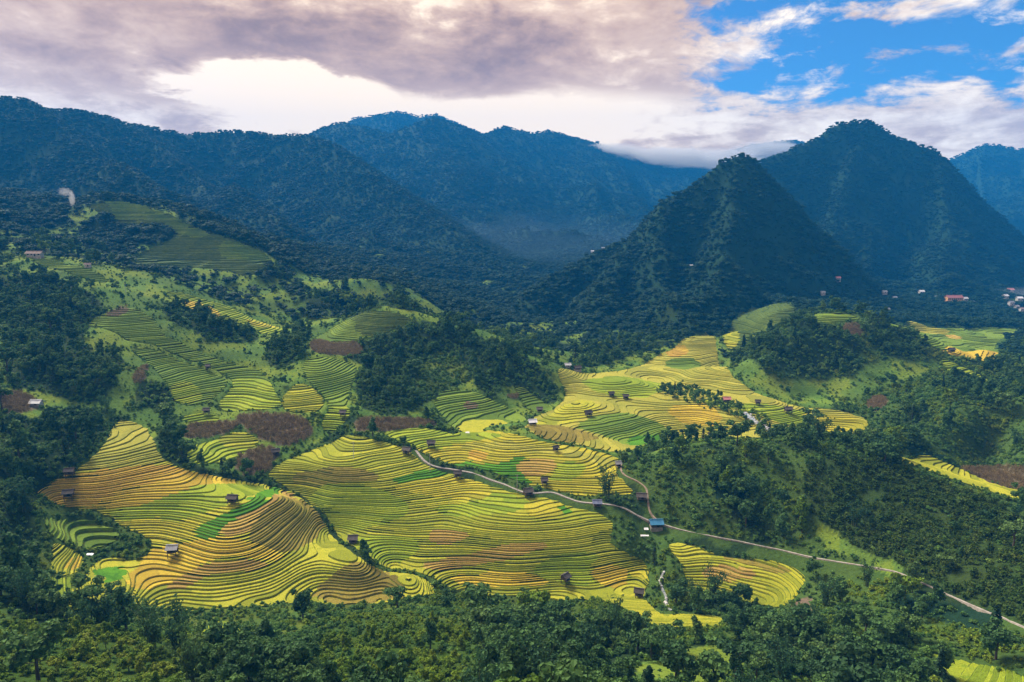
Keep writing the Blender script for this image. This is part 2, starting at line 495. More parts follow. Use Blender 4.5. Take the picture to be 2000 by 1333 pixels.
def mesh_from(name, V, F, mats, midx=None, smooth=False):
    me = bpy.data.meshes.new(name)
    V = np.asarray(V, np.float32)
    F = np.asarray(F, np.int32)
    k = F.shape[1]
    me.vertices.add(len(V))
    me.vertices.foreach_set('co', V.ravel())
    me.loops.add(len(F) * k)
    me.loops.foreach_set('vertex_index', F.ravel())
    me.polygons.add(len(F))
    me.polygons.foreach_set('loop_start', np.arange(0, len(F) * k, k, dtype=np.int32))
    if midx is not None:
        me.polygons.foreach_set('material_index', np.asarray(midx, np.int32))
    me.polygons.foreach_set('use_smooth', np.full(len(F), smooth))
    for m in (mats if isinstance(mats, (list, tuple)) else [mats]):
        me.materials.append(m)
    me.update(calc_edges=True)
    me.validate()
    return me


def link(name, data, parent=None, **props):
    o = bpy.data.objects.new(name, data)
    COL.objects.link(o)
    if parent is not None:
        o.parent = parent
    for k, v in props.items():
        o[k] = v
    return o

# ------------------------------------------------------------------ materials
MATS = {}


def new_mat(name):
    m = bpy.data.materials.new(name)
    m.use_nodes = True
    N = NT(m.node_tree)
    out = N.n('ShaderNodeOutputMaterial')
    return m, N, out


def principled(N, out, col, rough=0.85, spec=0.15, bump=None, bump_d=0.1, bump_s=0.6):
    b = N.n('ShaderNodeBsdfPrincipled')
    N.put(b.inputs['Base Color'], col)
    N.put(b.inputs['Roughness'], rough)
    b.inputs['Specular IOR Level'].default_value = spec
    if bump is not None:
        bp = N.n('ShaderNodeBump')
        bp.inputs['Distance'].default_value = bump_d
        bp.inputs['Strength'].default_value = bump_s
        N.l(bump, bp.inputs['Height'])
        N.l(bp.outputs[0], b.inputs['Normal'])
    N.l(b.outputs[0], out.inputs['Surface'])
    return b


def mat_rice(name, c1, c2, c3):
    """ripe to green rice: tint drifts over the field, each paddy a little different, fine grain of the plants"""
    m, N, out = new_mat('rice_' + name)
    g = N.n('ShaderNodeNewGeometry')
    oi = N.n('ShaderNodeObjectInfo')
    p = g.outputs['Position']
    big = N.noise(p, 0.045, 3, 0.5)
    mid = N.noise(p, 0.45, 4, 0.6)
    fin = N.noise(p, 2.4, 3, 0.75)
    col = N.mix(N.ss(N.m('ADD', big, N.m('MULTIPLY', N.m('SUBTRACT', oi.outputs['Random'], 0.5), 0.7)), 0.28, 0.72), c1, c2)
    col = N.mix(N.ss(mid, 0.50, 0.74), col, c3)
    tone = N.m('ADD', N.m('MULTIPLY', fin, 1.3), 0.35)
    tone = N.m('MULTIPLY', tone, N.m('ADD', N.m('MULTIPLY', oi.outputs['Random'], 0.40), 0.80))
    hs = N.n('ShaderNodeHueSaturation')
    N.l(col, hs.inputs['Color'])
    N.l(tone, hs.inputs['Value'])
    principled(N, out, hs.outputs[0], 0.9, 0.08, fin, 0.5, 0.9)
    MATS[name] = m
    return m


mat_rice('gold', (0.484, 0.346, 0.034), (0.542, 0.403, 0.037), (0.392, 0.265, 0.030))
mat_rice('orange', (0.473, 0.300, 0.041), (0.507, 0.346, 0.040), (0.392, 0.230, 0.034))
mat_rice('yellow', (0.375, 0.350, 0.026), (0.436, 0.380, 0.029), (0.293, 0.304, 0.023))
mat_rice('yg', (0.288, 0.317, 0.023), (0.380, 0.369, 0.028), (0.219, 0.259, 0.020))
mat_rice('pale', (0.304, 0.304, 0.041), (0.365, 0.334, 0.044), (0.233, 0.254, 0.035))
mat_rice('lime', (0.207, 0.293, 0.018), (0.288, 0.346, 0.023), (0.173, 0.254, 0.016))
mat_rice('bright', (0.062, 0.20, 0.010), (0.085, 0.235, 0.011), (0.050, 0.165, 0.010))
mat_rice('green', (0.115, 0.195, 0.020), (0.16, 0.235, 0.024), (0.09, 0.155, 0.017))
mat_rice('meadow', (0.060, 0.105, 0.018), (0.086, 0.131, 0.021), (0.049, 0.086, 0.015))
mat_rice('olive', (0.186, 0.154, 0.028), (0.237, 0.192, 0.031), (0.134, 0.109, 0.023))
mat_rice('tan', (0.37, 0.245, 0.060), (0.41, 0.285, 0.060), (0.30, 0.19, 0.048))
mat_rice('corn', (0.135, 0.095, 0.055), (0.170, 0.120, 0.065), (0.090, 0.080, 0.035))


def mat_bank():
    m, N, out = new_mat('grass_bank')
    g = N.n('ShaderNodeNewGeometry')
    p = g.outputs['Position']
    a = N.noise(p, 0.35, 4, 0.6)
    f = N.noise(p, 3.0, 3, 0.7)
    col = N.mix(N.ss(a, 0.35, 0.68), (0.060, 0.098, 0.014), (0.140, 0.175, 0.020))
    hs = N.n('ShaderNodeHueSaturation')
    N.l(col, hs.inputs['Color'])
    N.l(N.m('ADD', N.m('MULTIPLY', f, 1.4), 0.3), hs.inputs['Value'])
    principled(N, out, hs.outputs[0], 0.95, 0.05, f, 0.3, 0.8)
    MATS['bank'] = m


def mat_ground():
    m, N, out = new_mat('hillside')
    g = N.n('ShaderNodeNewGeometry')
    p = g.outputs['Position']
    at = N.n('ShaderNodeAttribute', attribute_name='tint')
    f = N.noise(p, 0.9, 5, 0.7)
    big = N.noise(p, 0.02, 4, 0.6)
    hs = N.n('ShaderNodeHueSaturation')
    N.l(at.outputs['Color'], hs.inputs['Color'])
    N.l(N.m('MULTIPLY', N.m('ADD', N.m('MULTIPLY', f, 1.5), 0.25), N.m('ADD', N.m('MULTIPLY', big, 0.9), 0.55)), hs.inputs['Value'])
    N.l(N.m('ADD', N.m('MULTIPLY', N.noise(p, 0.05, 3, 0.5), 0.06), 0.47), hs.inputs['Hue'])
    principled(N, out, hs.outputs[0], 0.95, 0.05, f, 0.8, 0.9)
    MATS['ground'] = m


def mat_leaf(name, cols, back=0.25, vary=0.9):
    """foliage: every plant and every leaf clump its own tint"""
    m, N, out = new_mat('leaf_' + name)
    oi = N.n('ShaderNodeObjectInfo')
    g = N.n('ShaderNodeNewGeometry')
    r = N.n('ShaderNodeValToRGB')
    cr = r.color_ramp
    cr.elements[0].color = (*cols[0], 1)
    cr.elements[1].color = (*cols[-1], 1)
    for i, c in enumerate(cols[1:-1]):
        e = cr.elements.new((i + 1) / (len(cols) - 1))
        e.color = (*c, 1)
    big = N.noise(oi.outputs['Location'], 0.018, 3, 0.6)
    N.l(N.m('ADD', N.m('MULTIPLY', oi.outputs['Random'], 0.62), N.m('MULTIPLY', N.m('SUBTRACT', big, 0.3), 0.95), clamp=True), r.inputs[0])
    hs = N.n('ShaderNodeHueSaturation')
    N.l(r.outputs[0], hs.inputs['Color'])
    N.l(N.m('ADD', N.m('MULTIPLY', g.outputs['Random Per Island'], vary), 1.0 - vary * 0.5), hs.inputs['Value'])
    b = N.n('ShaderNodeBsdfPrincipled')
    N.l(hs.outputs[0], b.inputs['Base Color'])
    b.inputs['Roughness'].default_value = 0.75
    b.inputs['Specular IOR Level'].default_value = 0.12
    tr = N.n('ShaderNodeBsdfTranslucent')
    N.l(hs.outputs[0], tr.inputs['Color'])
    mx = N.n('ShaderNodeMixShader')
    mx.inputs[0].default_value = back
    N.l(b.outputs[0], mx.inputs[1])
    N.l(tr.outputs[0], mx.inputs[2])
    N.l(mx.outputs[0], out.inputs['Surface'])
    MATS[name] = m


mat_bank()
mat_ground()
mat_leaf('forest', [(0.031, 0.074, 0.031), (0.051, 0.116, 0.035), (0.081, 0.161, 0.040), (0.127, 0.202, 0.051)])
mat_leaf('far_forest', [(0.016, 0.050, 0.028), (0.020, 0.058, 0.030), (0.026, 0.066, 0.032), (0.040, 0.084, 0.034)], 0.2, 0.3)  # slight teal of the distant haze is mixed into these leaf colours
mat_leaf('fresh', [(0.056, 0.118, 0.013), (0.106, 0.190, 0.016), (0.168, 0.252, 0.019), (0.224, 0.274, 0.025)])
mat_leaf('scrub', [(0.046, 0.111, 0.031), (0.081, 0.177, 0.035), (0.127, 0.239, 0.046), (0.215, 0.315, 0.056)])
mat_leaf('bamboo', [(0.027, 0.077, 0.039), (0.043, 0.106, 0.046), (0.070, 0.145, 0.050), (0.098, 0.174, 0.050)])
mat_leaf('crop', [(0.026, 0.062, 0.012), (0.044, 0.091, 0.014), (0.067, 0.115, 0.015), (0.106, 0.144, 0.019)])
mat_leaf('conifer', [(0.016, 0.040, 0.020), (0.022, 0.053, 0.023), (0.034, 0.068, 0.028), (0.043, 0.081, 0.028)])
mat_leaf('dry_corn', [(0.19, 0.145, 0.075), (0.24, 0.18, 0.09), (0.29, 0.22, 0.11), (0.15, 0.16, 0.05)])


def mat_plain(name, c1, c2, scale=2.0, rough=0.85, spec=0.2, stretch=None, metal=0.0):
    m, N, out = new_mat(name)
    tc = N.n('ShaderNodeTexCoord')
    vec = tc.outputs['Object']
    if stretch:
        mp = N.n('ShaderNodeMapping')
        mp.inputs['Scale'].default_value = stretch
        N.l(vec, mp.inputs['Vector'])
        vec = mp.outputs[0]
    oi = N.n('ShaderNodeObjectInfo')
    f = N.noise(vec, scale, 5, 0.65)
    col = N.mix(N.ss(f, 0.32, 0.68), c1, c2)
    hs = N.n('ShaderNodeHueSaturation')
    N.l(col, hs.inputs['Color'])
    N.l(N.m('ADD', N.m('MULTIPLY', oi.outputs['Random'], 0.5), 0.75), hs.inputs['Value'])
    b = principled(N, out, hs.outputs[0], rough, spec, f, 0.05, 0.5)
    b.inputs['Metallic'].default_value = metal
    MATS[name] = m


mat_plain('bark', (0.055, 0.042, 0.030), (0.12, 0.095, 0.07), 3, stretch=(4, 4, 0.6))
mat_plain('culm', (0.06, 0.085, 0.03), (0.10, 0.12, 0.04), 3)
mat_plain('weathered_roof', (0.060, 0.050, 0.045), (0.125, 0.108, 0.098), 2.2, stretch=(1, 4, 1))
mat_plain('fibre_cement_roof', (0.26, 0.26, 0.27), (0.38, 0.38, 0.39), 1.6, stretch=(3, 0.6, 1))
mat_plain('blue_tin_roof', (0.035, 0.16, 0.30), (0.06, 0.22, 0.37), 0.8, 0.5, 0.4)
mat_plain('slate_blue_roof', (0.12, 0.14, 0.22), (0.18, 0.20, 0.29), 1.0, 0.6, 0.3)
mat_plain('white_sheet', (0.62, 0.62, 0.62), (0.78, 0.78, 0.77), 1.0, 0.6, 0.3)
mat_plain('pink_roof', (0.42, 0.16, 0.16), (0.50, 0.21, 0.19), 1.0)
mat_plain('brown_tile_roof', (0.24, 0.17, 0.15), (0.34, 0.26, 0.22), 1.5)
mat_plain('board', (0.075, 0.055, 0.042), (0.13, 0.10, 0.075), 2.5, stretch=(6, 6, 0.5))
mat_plain('dark_inside', (0.012, 0.010, 0.009), (0.02, 0.018, 0.016), 1.0)  # near black: shade of the unlit room put into the panel colour
mat_plain('plaster', (0.36, 0.34, 0.31), (0.50, 0.48, 0.44), 1.2)
mat_plain('orange_plaster', (0.58, 0.30, 0.12), (0.66, 0.36, 0.15), 1.2)
mat_plain('concrete', (0.24, 0.21, 0.18), (0.40, 0.36, 0.31), 0.8, 0.9, 0.1)
mat_plain('dirt', (0.20, 0.15, 0.105), (0.31, 0.24, 0.17), 0.6, 0.95, 0.05)
mat_plain('pale_rock', (0.40, 0.39, 0.37), (0.62, 0.60, 0.58), 1.5, 0.8, 0.2)
mat_plain('clay', (0.34, 0.19, 0.12), (0.46, 0.29, 0.19), 1.0, 0.95, 0.05)
mat_plain('pole_concrete', (0.40, 0.39, 0.37), (0.50, 0.49, 0.46), 2.0)
mat_plain('water', (0.10, 0.13, 0.12), (0.45, 0.47, 0.47), 1.2, 0.15, 0.5)

# ------------------------------------------------------------------ land cover, outlined on the photo and laid onto the ground
def ground_poly(px, ymin=45.0, smooth=2):
    return smooth_poly(unproject(np.array(px, float), ymin)[:, :2], smooth)


COVER_NAMES = ['scrub', 'forest', 'crop', 'corn', 'grass', 'fresh', 'bare', 'mountain', 'low']
CI = {k: i for i, k in enumerate(COVER_NAMES)}
TINT = {'scrub': (0.055, 0.100, 0.020), 'forest': (0.022, 0.044, 0.014), 'crop': (0.035, 0.062, 0.014), 'corn': (0.15, 0.120, 0.070), 'grass': (0.098, 0.172, 0.027),
        'fresh': (0.045, 0.085, 0.012), 'bare': (0.16, 0.115, 0.08), 'mountain': (0.013, 0.036, 0.018), 'low': (0.060, 0.105, 0.020)}
COVER = [
    ('grass', [(0, 640), (60, 560), (200, 520), (330, 500), (560, 560), (640, 640), (700, 700), (690, 800), (600, 880), (420, 930), (340, 910), (240, 800), (150, 800), (60, 820), (0, 820)], 60),
    ('grass', [(1080, 722), (1200, 705), (1290, 680), (1380, 655), (1430, 640), (1480, 650), (1420, 700), (1560, 800), (1700, 850), (1480, 870), (1230, 890), (1020, 850)], 60),
    ('forest', [(0, 545), (60, 530), (150, 560), (205, 590), (205, 630), (150, 650), (175, 690), (230, 690), (240, 715), (225, 755), (190, 790), (120, 780), (60, 762), (0, 757)], 60),
    ('forest', [(640, 690), (700, 640), (760, 655), (800, 628), (860, 632), (930, 652), (1000, 682), (1060, 722), (1095, 768), (1085, 792), (1040, 770), (990, 752), (930, 735), (870, 758), (840, 785), (800, 805), (750, 800), (680, 765), (720, 710)], 60),
    ('forest', [(320, 595), (370, 590), (420, 610), (500, 640), (505, 668), (450, 672), (390, 655), (330, 630)], 60),
    ('forest', [(262, 750), (300, 740), (335, 752), (345, 790), (310, 802), (268, 792)], 60),
    ('forest', [(515, 680), (560, 655), (600, 640), (605, 690), (560, 722), (520, 712)], 60),
    ('forest', [(165, 430), (230, 425), (300, 440), (350, 452), (330, 470), (260, 480), (250, 500), (170, 490), (150, 455)], 60),
    ('forest', [(540, 490), (600, 485), (660, 515), (640, 540), (560, 520)], 60),
    ('forest', [(0, 835), (60, 815), (140, 805), (215, 825), (205, 860), (150, 915), (80, 950), (65, 990), (90, 1010), (75, 1060), (60, 1100), (0, 1110)], 60),
    ('forest', [(0, 1110), (60, 1110), (90, 1130), (95, 1185), (150, 1200), (120, 1230), (0, 1235)], 60),
    ('forest', [(300, 838), (335, 815), (365, 880), (372, 905), (455, 925), (510, 935), (560, 948), (605, 975), (640, 1010), (668, 1045), (700, 1082), (740, 1106), (700, 1094), (650, 1050), (625, 1012), (575, 962), (455, 937), (345, 912), (308, 885)], 60),
    ('forest', [(690, 790), (720, 760), (800, 790), (790, 812), (740, 812)], 60),
    ('forest', [(1270, 757), (1350, 752), (1430, 785), (1510, 825), (1500, 842), (1460, 825), (1400, 800), (1300, 775)], 60),
    ('forest', [(1418, 715), (1440, 680), (1480, 650), (1550, 625), (1620, 632), (1670, 655), (1690, 700), (1650, 728), (1560, 735), (1490, 722)], 60),
    ('forest', [(1680, 640), (1740, 632), (1830, 688), (1780, 700), (1720, 690)], 60),
    ('grass', [(1440, 735), (1560, 742), (1660, 735), (1700, 705), (1790, 705), (1840, 700), (1800, 740), (1700, 760), (1640, 800), (1520, 790)], 60),
    ('scrub', [(1640, 800), (1740, 745), (1860, 730), (1990, 765), (2060, 800), (2060, 915), (1930, 900), (1850, 872), (1760, 850), (1700, 830)], 60),
    ('forest', [(1830, 748), (1900, 738), (2000, 768), (1960, 795), (1860, 785)], 60),
    ('forest', [(1750, 800), (1800, 790), (1830, 840), (1780, 850)], 60),
    ('forest', [(1230, 890), (1300, 855), (1420, 858), (1440, 870), (1320, 872), (1240, 905)], 60),
    ('forest', [(1480, 850), (1560, 845), (1640, 850), (1700, 865), (1680, 885), (1580, 880), (1500, 872)], 60),
    ('crop', [(1560, 905), (1680, 890), (1800, 925), (2060, 1020), (2060, 1235), (1900, 1175), (1760, 1115), (1640, 1060), (1570, 1000)], 60),
    ('fresh', [(-60, 1252), (60, 1235), (200, 1228), (330, 1262), (380, 1290), (370, 1400), (-60, 1400)], 45),
    ('fresh', [(560, 1255), (700, 1225), (880, 1195), (960, 1210), (900, 1260), (960, 1333), (850, 1380), (640, 1380)], 45),
    ('forest', [(390, 1290), (470, 1262), (540, 1270), (640, 1330), (650, 1400), (380, 1400)], 45),
    ('forest', [(470, 1200), (600, 1182), (760, 1182), (840, 1175), (900, 1170), (1000, 1175), (1180, 1178), (1240, 1215), (1420, 1225), (1500, 1195), (1600, 1215), (1700, 1275), (1830, 1290), (1880, 1345), (1500, 1345), (1430, 1240), (1250, 1270), (1180, 1400), (960, 1400), (960, 1280), (920, 1215), (800, 1210), (620, 1230)], 45),
    ('low', [(130, 1195), (300, 1192), (500, 1186), (640, 1180), (850, 1160), (1000, 1166), (1190, 1170), (1240, 1200), (1290, 1222), (1420, 1222), (1500, 1190), (1560, 1190), (1580, 1222), (1430, 1246), (1250, 1252), (1100, 1225), (900, 1212), (700, 1236), (500, 1275), (380, 1282), (200, 1228)], 45),
    ('low', [(72, 985), (215, 1002), (300, 1050), (300, 1092), (190, 1180), (110, 1195), (85, 1130), (60, 1060)], 60),
    ('grass', [(1200, 1333), (1260, 1285), (1400, 1250), (1470, 1262), (1440, 1310), (1400, 1345)], 45),
    ('low', [(800, 745), (840, 690), (880, 685), (925, 735), (880, 758), (830, 770)], 60),
    ('corn', [(346, 840), (380, 826), (455, 821), (472, 832), (440, 845), (385, 858), (350, 852)], 60),
    ('corn', [(452, 812), (530, 808), (590, 812), (612, 838), (602, 860), (560, 872), (510, 856), (480, 836)], 60),
    ('corn', [(458, 895), (500, 872), (545, 875), (535, 912), (500, 928), (464, 922)], 60),
    ('corn', [(602, 668), (650, 664), (712, 674), (702, 698), (612, 696)], 60),
    ('corn', [(690, 822), (770, 815), (870, 828), (800, 838), (700, 846)], 60),
    ('corn', [(0, 763), (55, 768), (88, 795), (60, 806), (0, 804)], 60),
    ('corn', [(250, 748), (292, 708), (284, 752)], 60),
    ('corn', [(205, 612), (250, 596), (252, 606), (225, 622)], 60),
    ('corn', [(1868, 915), (1930, 905), (2040, 925), (2040, 952), (1900, 935)], 60),
    ('corn', [(1688, 788), (1722, 768), (1737, 790), (1702, 803)], 60),
    ('corn', [(1640, 640), (1672, 628), (1690, 655), (1660, 660)], 60),
    ('corn', [(985, 775), (1015, 768), (1010, 782)], 60),
    ('bare', [(1345, 1160), (1380, 1166), (1375, 1180), (1345, 1176)], 60),
    ('bare', [(1540, 1180), (1575, 1160), (1600, 1190), (1570, 1205)], 60),
    ('grass', [(1600, 1010), (1680, 1075), (1780, 1110), (1760, 1130), (1660, 1090), (1590, 1040)], 60),
]
COVER = [(c, ground_poly(p, ym)) for c, p, ym in COVER]


def cover_at(x, y, lab=None):
    jx = perlin(x / 6.0, y / 6.0) * 2.0
    jy = perlin(x / 6.0 + 31, y / 6.0 - 12) * 2.0
    c = np.full(np.shape(x), CI['scrub'])
    n = fbm(x / 40.0, y / 40.0, 3)
    c = np.where(n > 0.30, CI['forest'], c)
    c = np.where((y > 290) & (n < 0.16) & (x < 60), CI['grass'], c)
    far = sstep(y, 430, 820)
    c = np.where(fbm(x / 70.0 + 9, y / 70.0, 3) + far * 1.5 - 0.70 > 0, CI['mountain'], c)
    if lab is not None:
        c = np.where((lab > 0) & (y > 620), CI['mountain'], c)
    for k, P in COVER:
        lo, hi = P.min(0) - 3, P.max(0) + 3
        m = (x > lo[0]) & (x < hi[0]) & (y > lo[1]) & (y < hi[1])
        if m.any():
            i = np.where(m)
            ok = inside(P, (x + jx)[i], (y + jy)[i])
            c[tuple(a[ok] for a in i)] = CI[k]
    # clearings high on the slopes
    clr = (c == CI['mountain']) & (fbm(x / 70.0 + 40, y / 70.0 + 7, 5, 0.62) > np.where(x > -80, 0.85, 0.55)) & (y < 1500)
    return np.where(clr, CI['scrub'], c)


